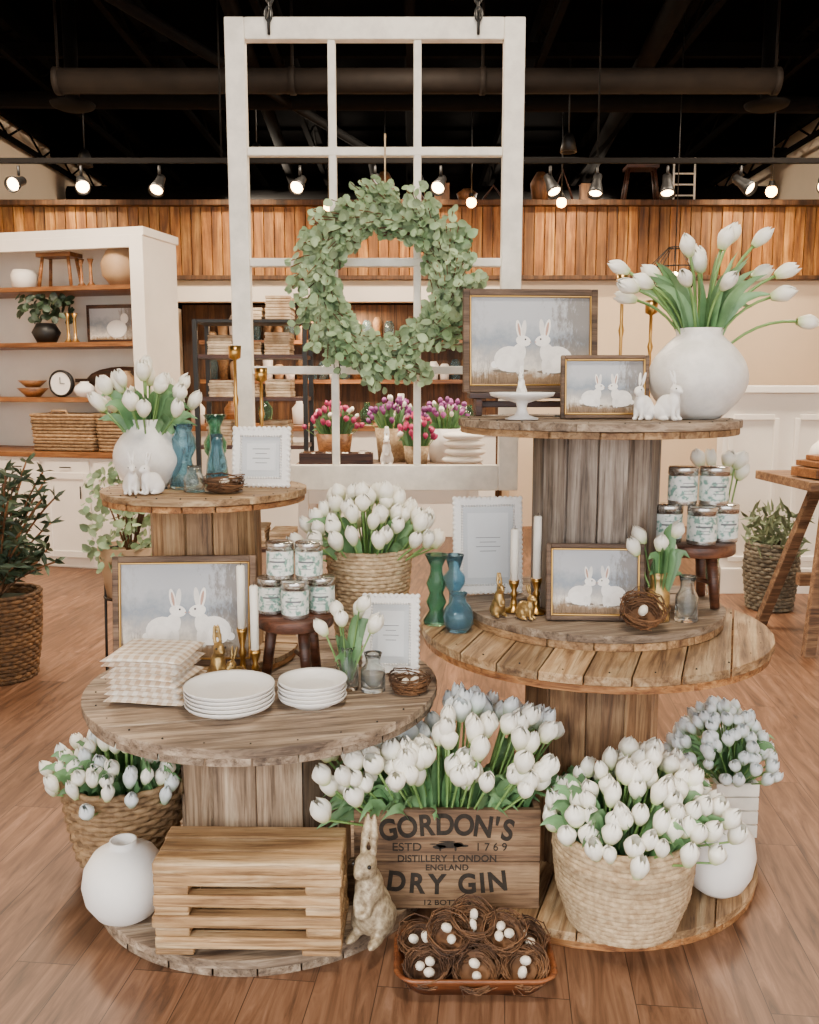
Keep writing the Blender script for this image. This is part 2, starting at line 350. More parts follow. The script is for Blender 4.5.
def spool(name,x,y,z0,z1,rt,rb,cr,tt,tb,rot,mats,pw=.115,sw=.085):
    m=M()
    def layer(r,za,zb,axis,mat,w):
        n=int(math.ceil(2*r/w)); w=2*r/n
        for i in range(n):
            a=-r+i*w+.002; b=-r+(i+1)*w-.002; k=6
            P=[]
            for t in range(k+1):
                yy=a+(b-a)*t/k; P.append((math.sqrt(max(0,r*r-yy*yy)),yy))
            for t in range(k,-1,-1):
                yy=a+(b-a)*t/k; P.append((-math.sqrt(max(0,r*r-yy*yy)),yy))
            if axis: P=[(-q[1],q[0]) for q in P]
            nn=len(P); dz=rnd(-.002,.0012)
            vs=[(q[0],q[1],za) for q in P]+[(q[0],q[1],zb+dz) for q in P]
            fs=[tuple(range(nn))[::-1],tuple(range(nn,2*nn))]+[(j,(j+1)%nn,nn+(j+1)%nn,nn+j) for j in range(nn)]
            m.add(vs,fs,mat,False)
    layer(rt,z1-tt*.52,z1,0,0,pw); layer(rt*.985,z1-tt,z1-tt*.54,1,1,pw)
    layer(rb,z0+tb*.5,z0+tb,0,0,pw); layer(rb*.99,z0,z0+tb*.48,1,1,pw)
    n=max(9,int(2*pi*cr/sw)); 
    for i in range(n):
        a=2*pi*i/n+.1; w=2*cr*math.tan(pi/n)-.007
        mx=Matrix.Rotation(a,4,'Z')@Matrix.Translation((cr-.012+rnd(-.005,.004),0,(z0+tb+z1-tt)/2))@Matrix.Rotation(rnd(-.006,.006),4,'X')
        m.box((0,0,0),(.022,w,z1-tt-z0-tb),2,mx)
    m.lathe([(cr-.035,z0+tb),(cr-.035,z1-tt)],24,3)
    for i in range(4):
        a=i*pi/2+.5
        m.lathe([(0,z1+.006),(.008,z1+.006),(.009,z1),(.018,z1+.001),(.018,z1-.003)],10,3,Matrix.Translation((cr*.75*math.cos(a),cr*.75*math.sin(a),0)))
    for i in range(26):
        a=2*pi*i/26; q=rt*.93; m.lathe([(0,z1+.0022),(.0028,z1+.0018),(.003,z1-.002)],7,3,Matrix.Translation((q*math.cos(a),q*math.sin(a),0)))
    return m.obj(name,mats+[black],(x,y,0),(0,0,rot),bevel=.003,seg=1)
# ---------------------------------------------------------------- ROOM
def slab(name,c,d,mat):
    m=M(); m.box((0,0,0),d,0); return m.obj(name,[mat],c)
slab('floor',(0.1,6.5,-.05),(8.8,19.4,.1),floorm)
slab('ceiling',(0.1,6.5,4.25),(8.8,19.4,.1),ceilm)
slab('wall_left',(-4.2,6.5,2.1),(.2,19.4,4.2),cream)
slab('wall_right',(4.4,6.5,2.1),(.2,19.4,4.2),cream)
slab('wall_far',(0.1,16.1,2.1),(8.4,.2,4.2),plain('dark_wall','#050404',1,spec=.02))
m=M()
m.box((-3.25,9.1,1.225),(1.7,.2,2.45)); m.box((2.65,9.1,1.225),(3.3,.2,2.45)); m.box((-.7,9.1,2.36),(3.4,.2,.18)); m.box((-2.42,9.4,1.1),(.05,.5,2.2)); m.box((1.02,9.4,1.1),(.05,.5,2.2))
m.obj('wall_back',[cream])
m=M(); x=-4.1
while x<4.27:
    w=.1; m.box((x+w/2,8.96+rnd(-.004,.004),2.78),(w-.006,.04,.66)); x+=w
m.obj('trim_pine_band',[W_band],bevel=.003,seg=1)
m=M(); m.box((.1,8.93,3.13),(8.3,.16,.05)); m.box((.1,8.93,2.44),(8.3,.1,.04)); m.obj('trim_1',[W_rec],bevel=.004)
m=M(); x=-2.4
while x<1.0: m.box((x+.07,9.72,1.1),(.136,.04,2.3)); x+=.14
m.obj('wall_recess',[W_rec])
slab('trim_2',(-.7,8.92,2.28),(3.5,.14,.14),white)
m=M(); m.box((.1,-3.1,3.9),(8.4,.2,.5)); m.box((.1,-3.1,.12),(8.4,.2,.24))
for xx in(-4,-1.4,1.5,4.2): m.box((xx,-3.1,1.9),(.12,.2,3.6))
m.obj('wall_front',[white])
m=M(); m.box((3.2,6.1,.68),(2.2,.12,1.36),0); m.box((3.2,6.08,1.385),(2.26,.2,.05),0)
for i in range(5):
    for q in(-1,1): m.box((2.3+i*.44+q*.15,6.03,.72),(.035,.02,.95),0)
    for zz in(.24,1.2): m.box((2.3+i*.44,6.03,zz),(.27,.02,.04),0)
m.box((3.2,6.02,.09),(2.2,.03,.18),0)
m.obj('half_wall_wainscot',[white],bevel=.006)
for sx_,nm in((-4.08,'baseboard_left'),(4.28,'baseboard_right')): slab(nm,(sx_,3,.07),(.03,12,.14),white)
m=M()
for i in range(9):
    x=-4+i*1.0
    m.box((x,6.5,4.12),(.08,19,.14),0); m.box((x,6.5,3.86),(.05,19,.04),0)
    for j in range(22):
        y=-2.5+j*.85
        m.tube([(x,y,3.87),(x,y+.42,4.08),(x,y+.85,3.87)],.012,5,0)
for y in(5.2,7.4,10.5,13): m.box((.1,y,3.98),(8.2,.06,.1),0)
m.obj('ceiling_joists',[plain('joist_black','#080605',.95,var=.2,spec=.05)])
m=M()
m.tube([(-2.4,6.5,3.47),(2.5,6.5,3.47)],.082,20,0)
for x in(-2.4,-.8,.5,2.5): m.tube([(x-.02,6.5,3.47),(x+.02,6.5,3.47)],.09,20,0); m.tube([(x,6.5,3.54),(x,6.5,4.15)],.01,6,0)
m.obj('ceiling_duct',[plain('painted_duct','#1c1612',.7,var=.2,spec=.15)])
m=M(); m.tube([(-4,8,3.8),(4.2,8,3.75)],.07,12,0); m.tube([(-1.0,2.5,3.9),(-1.6,15,3.9)],.06,12,0); m.tube([(1.5,2.5,3.95),(2.4,15,3.9)],.08,12,0); m.tube([(-4,11,3.6),(4.2,11,3.6)],.13,14,0); m.tube([(-3,3,3.8),(-.4,9.5,3.75),(-.4,15,3.75)],.04,10,0); m.obj('ceiling_pipes',[ductm])
for xx,yy in((-2.45,6.9),(2.6,6.9)):
    m=M(); m.lathe([(0,-.02),(.1,-.02),(.15,0),(.16,.02),(.05,.05),(.05,.75),(0,.75)],24,0); m.obj('ceiling_diffuser',[ductm],(xx,yy,3.42))
for xx,yy,zz in((-1.3,8.0,3.3),(.1,10,3.5),(1.3,7.7,3.3),(-2.9,8.4,3.35)):
    m=M(); m.lathe([(0,.14),(.03,.14),(.05,.1),(.07,0),(.06,0),(.04,.09),(0,.1)],18,0); m.tube([(0,0,.14),(0,0,4.18-zz)],.006,5,0); m.obj('black_pendant_light',[black],(xx,yy,zz))
bulb_m=plain('lamp_emitter','#ffcf94',.5,emis=34)
m=M(); m.box((0,6,2.83),(7.4,.035,.03),0)
for x in(-3,-1.2,1.2,3): m.tube([(x,6,2.84),(x,6,4.1)],.006,5,0)
tr=m.obj('track_rail',[ductm])
for px,xt,tilt in((-2.5,-1.2,.2),(-2.1,-.9,-.6),(-1.6,-.8,.1),(-.7,-.95,.3),(-.22,-.5,0),(.2,-.9,.4),(.9,-.6,-.3),(1.2,-.45,.2),(1.65,-.5,.1),(2.12,-.7,-.7),(2.65,-1.0,.5)):
    e=empty('track_spotlight',(px,6,2.80)); m=M()
    m.tube([(0,0,0.0),(0,0,-.06)],.01,8,0)
    mx=Matrix.Translation((0,0,-.1))@Matrix.Rotation(tilt,4,'Y')@Matrix.Rotation(xt,4,'X')
    m.lathe([(0,.05),(.028,.05),(.03,0),(.045,-.07),(.05,-.1),(.044,-.1),(.035,-.06)],18,0,mx)
    m.lathe([(0,-.078),(.041,-.08)],14,1,mx)
    m.obj('head',[black,bulb_m],parent=e)
glow=plain('bulb_glow','#ffb765',.5,emis=40)
for x,y,z in((-.72,8.3,2.98),(-.22,8.3,2.97),(2.9,7.5,2.95),(.55,8.3,3.02),(1.35,8.3,3.02)):
    m=M(); m.ell((0,0,0),.045,0); m.tube([(0,0,.04),(0,0,4.15-z)],.006,5,1); m.lathe([(.02,.08),(.03,.03),(.02,.02)],12,1)
    m.obj('pendant_bulb',[glow,black],(x,y,z))
m=M()
for i in range(10):
    a=2*pi*i/10; m.tube([(.05*math.cos(a),.05*math.sin(a),.25),(.2*math.cos(a),.2*math.sin(a),.1),(.12*math.cos(a),.12*math.sin(a),-.05)],.004,4,0)
for rr,zz in((.05,.25),(.2,.1),(.12,-.05)): ring(m,lambda a,rr=rr:rr,zz,.005,24,4,0)
m.tube([(0,0,.25),(0,0,1.9)],.004,4,0); m.ell((0,0,.05),.03,1)
m.obj('wire_chandelier',[black,bulb_m],(1.95,6.8,2.16))
# ---------------------------------------------------------------- SPOOL TABLES
LX=-.412
spool('wooden_cable_spool_table',LX,2.463,0,.58,.49,.48,.235,.045,.045,math.radians(12),[W_gx,W_gy,W_cb],sw=.12)
spool('wooden_cable_spool_table',.535,2.57,0,.72,.50,.49,.19,.045,.045,math.radians(70),[W_tx,W_edge,W_cz],sw=.1)
spool('wooden_cable_spool_table',-.62,2.72,.58,1.103,.305,.27,.16,.038,.035,math.radians(-8),[W_tx,W_edge,W_ct],.09,sw=.075)
spool('wooden_cable_spool_table',.55,2.66,.72,1.315,.405,.385,.18,.04,.045,math.radians(20),[W_gx,W_ty,W_cg],.1,sw=.085)
Z1,Z2,Z3,ZF,Z4=.581,.722,1.105,.767,1.317
ZL2=.616
# ---------------------------------------------------------------- HANGING WINDOW
m=M(); yw=3.2
xl,xr,zb,zt=-.615,.385,1.04,2.62
def bar(x0,x1,z0,z1,d=.045): m.box(((x0+x1)/2,0,(z0+z1)/2),(x1-x0,d,z1-z0),0)
bar(xl,xl+.066,zb,zt); bar(xr-.07,xr,zb,zt); bar(xl+.066,xr-.07,zt-.07,zt,.043); bar(xl+.066,xr-.07,zb,zb+.09,.043)
iw=(xr-.07-xl-.066)/3
for k in(1,2): bar(xl+.066+iw*k-.013,xl+.066+iw*k+.013,zb+.09,zt-.07,.03)
for z in(2.195,1.83,1.463): bar(xl+.066,xr-.07,z-.014,z+.014,.034)
we=empty('hanging_window_frame',(0,yw,0)); wo=m.obj('sash',[dwhite],parent=we,bevel=.004)
m=M()
for x in(-.465,.228):
    k=0
    m.tube([(x,-.03,zt-.06),(x,-.034,zt-.02),(x,-.01,zt+.02)],.005,6,0)
    z=zt-.05; 
    while z<4.18:
        P=[]
        for i in range(10):
            a=2*pi*i/10; u,v=.011*math.cos(a),.023*math.sin(a)
            yy=-.034 if z<zt else 0
            P.append((x+u,yy,z+v+.02) if k%2 else (x,u+yy,z+v+.02))
        m.tube(P,.0038,4,0,closed=True); z+=.033; k+=1
m.obj('hanging_chains',[black],parent=we)
e=empty('eucalyptus_wreath',(-.082,3.12,1.742)); m=M()
RR=.218
for k in range(4):
    m.tube([((RR+.02*math.sin(3*a+k))*math.cos(a),.02*math.cos(5*a+k*2),(RR+.02*math.sin(3*a+k))*1.06*math.sin(a)) for a in [2*pi*i/40 for i in range(40)]],.005,5,1,closed=True)
def disc_leaf(m,p,nrm,r,mat=0):
    mx=frame_to(nrm,p,rnd(0,6.28)); vs=[(0,0,-.12*r)]; 
    for i in range(8):
        a=2*pi*i/8; q=r*(1 if i else 1.25); vs.append((q*math.cos(a),q*.88*math.sin(a),.1*r+.12*r*abs(math.sin(a))))
    m.add(vs,[(0,i+1,(i+1)%8+1) for i in range(8)],mat,True,None,None,mx)
for i in range(400):
    a=rnd(0,2*pi); ph=rnd(-3.1,3.1)
    c=Vector((RR*math.cos(a),0,RR*1.06*math.sin(a)))
    out=Vector((math.cos(a)*math.cos(ph),-abs(math.sin(ph))*.8,math.sin(a)*math.cos(ph)))
    tan=Vector((-math.sin(a),0,math.cos(a)))
    d=(out*1.0+tan*.9).normalized(); L=rnd(.085,.15)
    if math.cos(ph)<-.2: L*=.9
    tip=c+d*L; m.tube([c,c.lerp(tip,.5)+out*.01,tip],.0018,4,1)
    for k in range(6):
        t=.25+.75*k/5; p=c.lerp(tip,t)+Vector((rnd(-1,1),rnd(-1,1),rnd(-1,1)))*.012
        disc_leaf(m,p,Vector((rnd(-1,1),-1,rnd(-.6,1.2))),rnd(.013,.0225)*(1.1-.25*t))
m.obj('leaves',[euc,twig],parent=e)
m=M(); m.tube([(.0,0,.22),(0.0,.03,.50),(0,.075,.5)],.003,5,0); m.obj('hanging_string',[rope],parent=e)
# ---------------------------------------------------------------- figurines
def bunny(name,loc,h,rotz,mat,eyes=True,upright=False,res=44):
    e=empty(name,loc,(0,0,rotz)); m=M(); S=Matrix.Scale(h,4)
    E=lambda c,r,rot=None: m.ell(c,r,0,S,rot,12,8)
    if upright:
        E((-.02,0,.2),(.17,.145,.2)); E((.03,0,.38),(.125,.11,.19)); E((-.04,.09,.13),(.15,.075,.13)); E((-.04,-.09,.13),(.15,.075,.13))
        E((.1,.09,.035),(.13,.045,.035)); E((.1,-.09,.035),(.13,.045,.035)); E((.125,.05,.34),(.04,.03,.11),(0,-.3,0)); E((.125,-.05,.34),(.04,.03,.11),(0,-.3,0)); E((.165,0,.25),(.035,.06,.03))
        E((.09,0,.61),(.115,.08,.09)); E((.18,0,.585),(.055,.05,.045)); E((.1,0,.57),(.09,.088,.055)); E((.02,.036,.8),(.026,.034,.17),(.08,-.2,0)); E((.02,-.036,.8),(.026,.034,.17),(-.08,-.2,0)); E((-.2,0,.1),(.055,.055,.055))
        E((.05,0,.52),(.08,.075,.09)); ex=(.155,.064,.635)
    else:
        E((-.02,0,.27),(.26,.17,.25)); E((.14,0,.36),(.14,.13,.2)); E((-.1,.1,.18),(.18,.1,.18)); E((-.1,-.1,.18),(.18,.1,.18))
        for s in(-1,1):
            E((.24,.065*s,.04),(.085,.045,.04)); E((.2,.07*s,.18),(.05,.045,.17)); E((.02,.14*s,.04),(.15,.05,.04))
            E((.1,.045*s,.85),(.045,.032,.16),(-.1*s,-.3,0))
        E((.2,0,.6),(.14,.1,.105)); E((.3,0,.57),(.065,.058,.055)); E((.16,0,.48),(.1,.1,.12)); E((-.3,0,.16),(.07,.07,.07)); ex=(.265,.078,.63)
    o=m.obj('body',[mat],parent=e)
    r=o.modifiers.new('rm','REMESH'); r.mode='VOXEL'; r.voxel_size=h/res; r.use_smooth_shade=True
    s=o.modifiers.new('sm','SMOOTH'); s.iterations=3; s.factor=.5
    m=M()
    for s in(-1,1): m.ell((ex[0]*h,ex[1]*s*h,ex[2]*h),.016*h,0,seg=8,rings=6)
    m.obj('eyes',[dark],parent=e); return e
def rabbit_flat(m,cx,cz,s,d,y,mat):
    k=[0]
    def El(x,z,a,b,r=0,rv=.6,mm=0):
        n=18; k[0]+=1; vs=[]
        for i in range(n):
            t=2*pi*i/n; u,v=a*math.cos(t),b*math.sin(t); vs.append((cx+d*s*(x+u*math.cos(r)-v*math.sin(r)),y-.0003*k[0],cz+s*(z+u*math.sin(r)+v*math.cos(r))))
        m.add(vs,[tuple(range(n))],mat+mm,False,rv=rv)
    El(-.02,.02,.36,.04,0,.5,3)
    El(.24,.83,.05,.18,-.12,.35); El(-.34,.14,.07,.07,0,.9); El(-.06,.26,.29,.24,.18,.55); El(.14,.36,.14,.2,-.25,.6); El(.2,.12,.05,.15,-.05,.5); El(.12,.1,.05,.14,0,.35)
    El(-.13,.18,.18,.17,0,.75); El(.02,.035,.17,.045,0,.6); El(.23,.6,.15,.105,-.22,.8); El(.14,.82,.055,.19,.18,.7)
    El(.145,.82,.025,.13,.18,.5,2); El(.27,.63,.019,.019,0,.5,1); El(.37,.575,.016,.012,0,.5,2)
rab_m=plain('painted_fur','#f7f3ee',.6,var=.06,sc=30,rvv=.2); rab_ear=plain('painted_ear','#c99f8c',.6); shad=plain('painted_grey','#7d7060',.7); grs=plain('painted_grass','#6b563c',.7)
def picture(name,x,y,z,w,h,tilt=6,rz=0,fw=.018,fm=None,depth=.022):
    m=M(); fm=fm or W_frame
    for s in(-1,1):
        m.box((s*(w/2-fw/2),0,h/2),(fw,depth,h),0); m.box((0,0,h/2+s*(h/2-fw/2)),(w-2*fw,depth,fw),0)
        m.box((s*(w/2-fw-.0025),-.003,h/2),(.005,depth*.8,h-2*fw),1); m.box((0,-.003,h/2+s*(h/2-fw-.0025)),(w-2*fw-.01,depth*.8,.005),1)
    e=empty(name,(x,y,z),(math.radians(-tilt),0,math.radians(rz)))
    m.obj('frame',[fm,brass],parent=e,bevel=.0015,seg=1)
    m=M(); m.box((0,.002,h/2),(w-2*fw,.008,h-2*fw),0)
    y0=-.0025; s=h*.5
    for i in range(70):
        gx=rnd(-w/2+fw,w/2-fw); g0=fw+rnd(0,.03*h)
        hh=rnd(.05,.16)*h*(2.2 if abs(gx)>w*.3 else 1); m.add([(gx-.0008,y0-.0004,g0),(gx+.0008,y0-.0004,g0),(gx+rnd(-.01,.01),y0-.0004,g0+hh)],[(0,1,2)],5,False)
    rabbit_flat(m,-.14*w,h*.2,s,1,y0,1); rabbit_flat(m,.18*w,h*.19,s*1.04,-1,y0,1)
    m.obj('painting',[paintm,rab_m,dark,rab_ear,shad,grs],parent=e)
    m=M(); mx=Matrix.Translation((0,.012,h*.75))@Matrix.Rotation(math.radians(18+tilt),4,'X'); L=h*.75/math.cos(math.radians(18+tilt))*.96
    m.box((0,0,-L/2),(.03,.004,L),0,mx); m.obj('easel_back',[fm],parent=e); return e
def scallop(name,x,y,z,w,h,tilt=7,rz=0):
    e=empty(name,(x,y,z),(math.radians(-tilt),0,math.radians(rz))); m=M(); fw=.022; r=.0075
    for s in(-1,1):
        m.box((s*(w/2-fw/2-r*.6),0,h/2),(fw,.014,h-r*1.2),0); m.box((0,0,h/2+s*(h/2-fw/2-r*.6)),(w-2*fw-r,.014,fw),0)
    nx=int(w/(2*r)); nz=int(h/(2*r))
    for i in range(nx):
        for zz in(r,h-r): m.ell((-w/2+r+(w-2*r)*i/(nx-1),-.001,zz),(r,.009,r),0,seg=10,rings=6)
    for i in range(1,nz-1):
        for xx in(-w/2+r,w/2-r): m.ell((xx,-.001,r+(h-2*r)*i/(nz-1)),(r,.009,r),0,seg=10,rings=6)
    nx2=int((w-2*fw)/.009); nz2=int((h-2*fw)/.009)
    for i in range(nx2+1):
        for zz in(fw+r,h-fw-r): m.ell((-(w/2-fw-r)+2*(w/2-fw-r)*i/nx2,-.008,zz),.0038,0,seg=6,rings=4)
    for i in range(nz2+1):
        for xx in(-w/2+fw+r,w/2-fw-r): m.ell((xx,-.008,fw+r+(h-2*fw-2*r)*i/nz2),.0038,0,seg=6,rings=4)
    m.obj('frame',[whitem],parent=e)
    m=M(); m.box((0,.001,h/2),(w-2*fw-r,.006,h-2*fw-r),0); iw_,ih=w-2*fw-.05,h-2*fw-.06
    m.box((0,-.0025,h/2),(iw_,.002,ih),1)
    for k in range(4): m.box((0,-.004,h/2+.024-.014*k),(iw_*(.4 if k%2 else .6),.001,.0016),2)
    m.obj('photo_mat',[grm,plain('print_paper','#e2e4e6',.35,var=.02),ink],parent=e)
    m=M(); L=h*.66; m.box((0,0,-L/2),(.03,.004,L),0,Matrix.Translation((0,.01,h*.68))@Matrix.Rotation(math.radians(20+tilt),4,'X')); m.obj('easel_back',[whitem],parent=e)
def nest(m,c,r,ne=2,mt=(0,1),n=46,mx0=None):
    mx=Matrix.Translation(c)
    if mx0: mx=mx@mx0
    for i in range(n):
        q=R.random(); a0=rnd(0,6.28); ln=rnd(2.0,5.2); rad=r*(.55+.45*q); zz=r*(.12+.62*q*q)+rnd(-.1,.1)*r*.6; tx,ty=rnd(-.25,.25),rnd(-.25,.25)
        P=[]
        for k in range(12):
            a=a0+ln*k/11; rr=rad*(1+rnd(-.07,.07)); xx,yy=rr*math.cos(a),rr*math.sin(a); P.append((xx,yy,max(.003,zz+tx*xx+ty*yy+rnd(-.03,.03)*r)))
        m.tube(P,rnd(.0012,.0024),3,mt[0],mx)
    for i in range(12):
        a=rnd(0,6.28); m.tube([(r*.9*math.cos(a),r*.9*math.sin(a),r*.3),(r*1.15*math.cos(a+.4),r*1.15*math.sin(a+.4),r*rnd(.2,.9))],.0013,3,mt[0],mx)
    m.lathe([(0,.004),(r*.6,.006),(r*.85,r*.35)],16,mt[0],mx)
    for i in range(ne):
        a=i*2*pi/max(ne,1)+.5; d=r*.27 if ne>1 else 0
        m.ell((d*math.cos(a),d*math.sin(a),r*.48),(r*.2,r*.2,r*.27),mt[1],mx,(rnd(.5,1.2),0,rnd(0,3)),10,8)
def nest_obj(name,loc,r,ne=1,tilt=0):
    m=M(); nest(m,(0,0,r*abs(math.sin(tilt))*.8),r,ne,mx0=Matrix.Rotation(tilt,4,'X')); m.obj(name,[twig,egg],loc)
def candlestick(name,loc,h,ch=0,s=1.0):
    e=empty(name,loc); m=M(); hs=h-ch
    pr=[(0,0),(.036*s,0),(.036*s,.004),(.028*s,.008),(.009*s,.014),(.005*s,.03),(.0075*s,.05),(.005*s,.065),(.0045*s,hs*.55),(.0085*s,hs*.6),(.0045*s,hs*.65),(.005*s,hs-.045),(.017*s,hs-.038),(.019*s,hs),(.014*s,hs),(.012*s,hs-.02),(0,hs-.02)]
    if hs<.2: pr=[(0,0),(.03*s,0),(.03*s,.005),(.012*s,.012),(.007*s,hs*.45),(.012*s,hs*.55),(.006*s,hs*.65),(.015*s,hs-.01),(.016*s,hs),(.011,hs),(.011,hs-.01),(0,hs-.01)]
    m.lathe(pr,20,0); m.obj('holder',[brass],parent=e)
    if ch:
        m=M(); m.lathe([(0,hs-.01),(.0115,hs-.01),(.0115,h-.004),(.008,h),(0,h-.001)],16,0); m.tube([(0,0,h-.002),(.001,0,h+.008)],.0009,4,1); m.obj('taper_candle',[candle,dark],parent=e)
def tinc(m,c,r,h,mx=None):
    mx=Matrix.Translation(c)@Matrix.Rotation(rnd(-.15,.15),4,'Z')
    m.lathe([(0,0),(r*.95,0),(r,.004),(r,h*.12)],24,1,mx); m.lathe([(r*1.004,h*.12),(r*1.004,h*.76)],24,0,mx)
    m.lathe([(r,h*.76),(r*.99,h*.8),(r*1.03,h*.8),(r*1.03,h*.97),(r*.98,h),(0,h)],24,1,mx)
    for k,(zz,hw) in enumerate(((.58,.4),(.47,.6),(.38,.32),(.3,.4))):
        n=6; vs=[];fs=[]
        for i in range(n+1):
            a=-pi/2-hw+2*hw*i/n; 
            for q in(0,1): vs.append((r*1.012*math.cos(a),r*1.012*math.sin(a),h*zz+q*h*(.045 if k==1 else .014)))
        for i in range(n): fs.append((2*i,2*i+2,2*i+3,2*i+1))
        m.add(vs,fs,2,True,None,None,mx)
def stool(name,loc,r,h,mat):
    m=M(); m.lathe([(0,h-.032),(r*.97,h-.032),(r,h-.028),(r,h-.004),(r*.985,h),(0,h)],40,0)
    for k in range(3):
        a=2*pi*k/3-pi/2+.45; c,s_=math.cos(a),math.sin(a)
        m.tube([(c*r*.62,s_*r*.62,h-.03),(c*r*.82,s_*r*.82,0.001)],[.017,.014],10,0)
    m.tube([(math.cos(-pi/2+.45)*r*.7,math.sin(-pi/2+.45)*r*.7,h*.4),(0,0,h*.4)],.007,6,0)
    return m.obj(name,[mat],loc,bevel=0)
def vase_tulips(name,loc,prof,mat,bargs,bunchmats=None,bseg=48):
    e=empty(name,loc); m=M(); m.lathe(prof,bseg,0); m.obj('vase',[mat],parent=e)
    m=M(); bunch(m,**bargs); m.obj('tulips',bunchmats or TM,parent=e); return e
def vprof(r,h,neck=.4,base=.5):
    P=[(0,0),(r*base,0)]
    for i in range(1,13):
        t=i/13; P.append((r*(base+(1-base)*math.sin(pi*.5*min(1,t/.5))**.9) if t<.5 else r*(neck+(1-neck)*math.cos(pi*.5*(t-.5)/.5)**.75),h*.9*t))
    P+=[(r*neck,h*.93),(r*(neck+.03),h),(r*(neck-.03),h),(r*(neck-.05),h*.9),(r*.6,h*.6),(0,h*.5)]
    return P
def glassware(name,loc,outer,mat,t=.003):
    """hollow blown glass: outer wall up, lip, parallel inner wall down"""
    inner=[(max(r-t,.004),max(z,.008)) for r,z in reversed(outer) if r>t]
    m=M(); m.lathe([(0,0)]+outer+inner+[(0,.008)],32,0); return m.obj(name,[mat],loc)
stoolw=wood('stool_wood',['#2c160d','#5a3322','#7d4e35'],'x',rough=.4)
# ---------------------------------------------------------------- L2 top
vase_tulips('white_vase_with_tulips',(-.785,2.70,Z3),vprof(.102,.205,.42,.5),ceram_r,dict(n=24,z0=.12,r0=.035,sx=.14,sy=.11,ztop=.385,drop=.12,bR=.022,bL=.06,leaves=46,leafL=.95,leafW=.04))
bunny('rabbit_figurine',(-.785,2.53,Z3),.125,-1.2,whitem); bunny('rabbit_figurine',(-.73,2.54,Z3),.12,-2.2,whitem)
glassware('blue_glass_candle_holder',(-.672,2.68,Z3),[(.042,0),(.045,.01),(.036,.05),(.024,.075),(.022,.09),(.036,.12),(.034,.15),(.024,.17),(.03,.192)],g_blue)
glassware('green_glass_candle_holder',(-.61,2.83,Z3),[(.04,0),(.042,.008),(.018,.03),(.016,.07),(.034,.1),(.036,.13),(.018,.16),(.018,.18),(.036,.215)],g_green)
glassware('blue_glass_bottle',(-.585,2.73,Z3),[(.035,0),(.037,.01),(.03,.08),(.018,.12),(.02,.16)],g_blue)
glassware('clear_glass_bud_vase',(-.625,2.60,Z3),[(.03,0),(.03,.04),(.02,.055),(.02,.075)],g_clear)
candlestick('brass_candlestick',(-.555,2.90,Z3),.43,.0,1.1); candlestick('brass_candlestick',(-.47,2.88,Z3),.36,.0,1.1)
scallop('scalloped_photo_frame',-.448,2.70,Z3,.182,.185,8,-6)
nest_obj('bird_nest_with_egg',(-.535,2.585,Z3),.06,1)
# ---------------------------------------------------------------- L1 top
picture('framed_rabbit_painting',-.64,2.49,ZL2,.405,.315,7,3,fw=.018)
st=stool('wooden_riser_stool',(-.325,2.50,Z1),.108,.185,stoolw)
e=empty('stacked_candle_tins',(-.325,2.50,Z1+.1855)); m=M()
for x,y in((-.07,.01),(0.005,-.04),(.073,.02)): tinc(m,(x,y,0),.0385,.105)
for x,y in((-.04,-.005),(.042,-.01)): tinc(m,(x,y,.1055),.0385,.105)
m.obj('tins',[labelm,silver,ink],parent=e)
candlestick('candle_in_brass_holder',(-.470,2.455,Z1),.335,.18); candlestick('candle_in_brass_holder',(-.425,2.40,Z1),.29,.18)
bunny('gold_rabbit_figurine',(-.528,2.39,Z1),.195,-1.0,goldm,upright=True); bunny('gold_rabbit_figurine',(-.472,2.38,Z1),.13,-2.0,goldm)
# softly folded towels
m=M(); z=0
for i in range(8):
    t=.0175+rnd(-.002,.002); w=.205+rnd(-.016,.012); d=.19+rnd(-.012,.008); ox,oy,ra=rnd(-.01,.01),rnd(-.008,.008),rnd(-.09,.09)
    mx=Matrix.Translation((ox,oy,z+t/2))@Matrix.Rotation(ra,4,'Z'); ph=rnd(0,6)
    nx,ny=12,10; vs=[];fs=[]
    for side in(1,-1):
        for a in range(nx+1):
            for b in range(ny+1):
                u=a/nx*2-1; v=b/ny*2-1
                ed=max(abs(u),abs(v)); rnd_=1-max(0,(ed-.86)/.14)**2.2*.96
                sag=-.0035*max(0,abs(u)-.5)*2*(i*.14)
                zz=side*t*.5*rnd_+.0011*math.sin(3*u+ph)*math.cos(2.5*v+ph)+sag
                vs.append((u*w/2,v*d/2,zz))
    o2=(nx+1)*(ny+1); idx=lambda a,b,o=0:o+a*(ny+1)+b
    for a in range(nx):
        for b in range(ny):
            fs.append((idx(a,b),idx(a+1,b),idx(a+1,b+1),idx(a,b+1))); fs.append((idx(a,b,o2),idx(a,b+1,o2),idx(a+1,b+1,o2),idx(a+1,b,o2)))
    for a in range(nx): fs.append((idx(a,0),idx(a,0,o2),idx(a+1,0,o2),idx(a+1,0))); fs.append((idx(a,ny),idx(a+1,ny),idx(a+1,ny,o2),idx(a,ny,o2)))
    for b in range(ny): fs.append((idx(0,b),idx(0,b+1),idx(0,b+1,o2),idx(0,b,o2))); fs.append((idx(nx,b),idx(nx,b,o2),idx(nx,b+1,o2),idx(nx,b+1)))
    m.add(vs,fs,0,True,None,None,mx); z+=t*.97
o=m.obj('stacked_plaid_towels',[plaid],(-.685,2.335,Z1+.003),(0,0,math.radians(-8)))
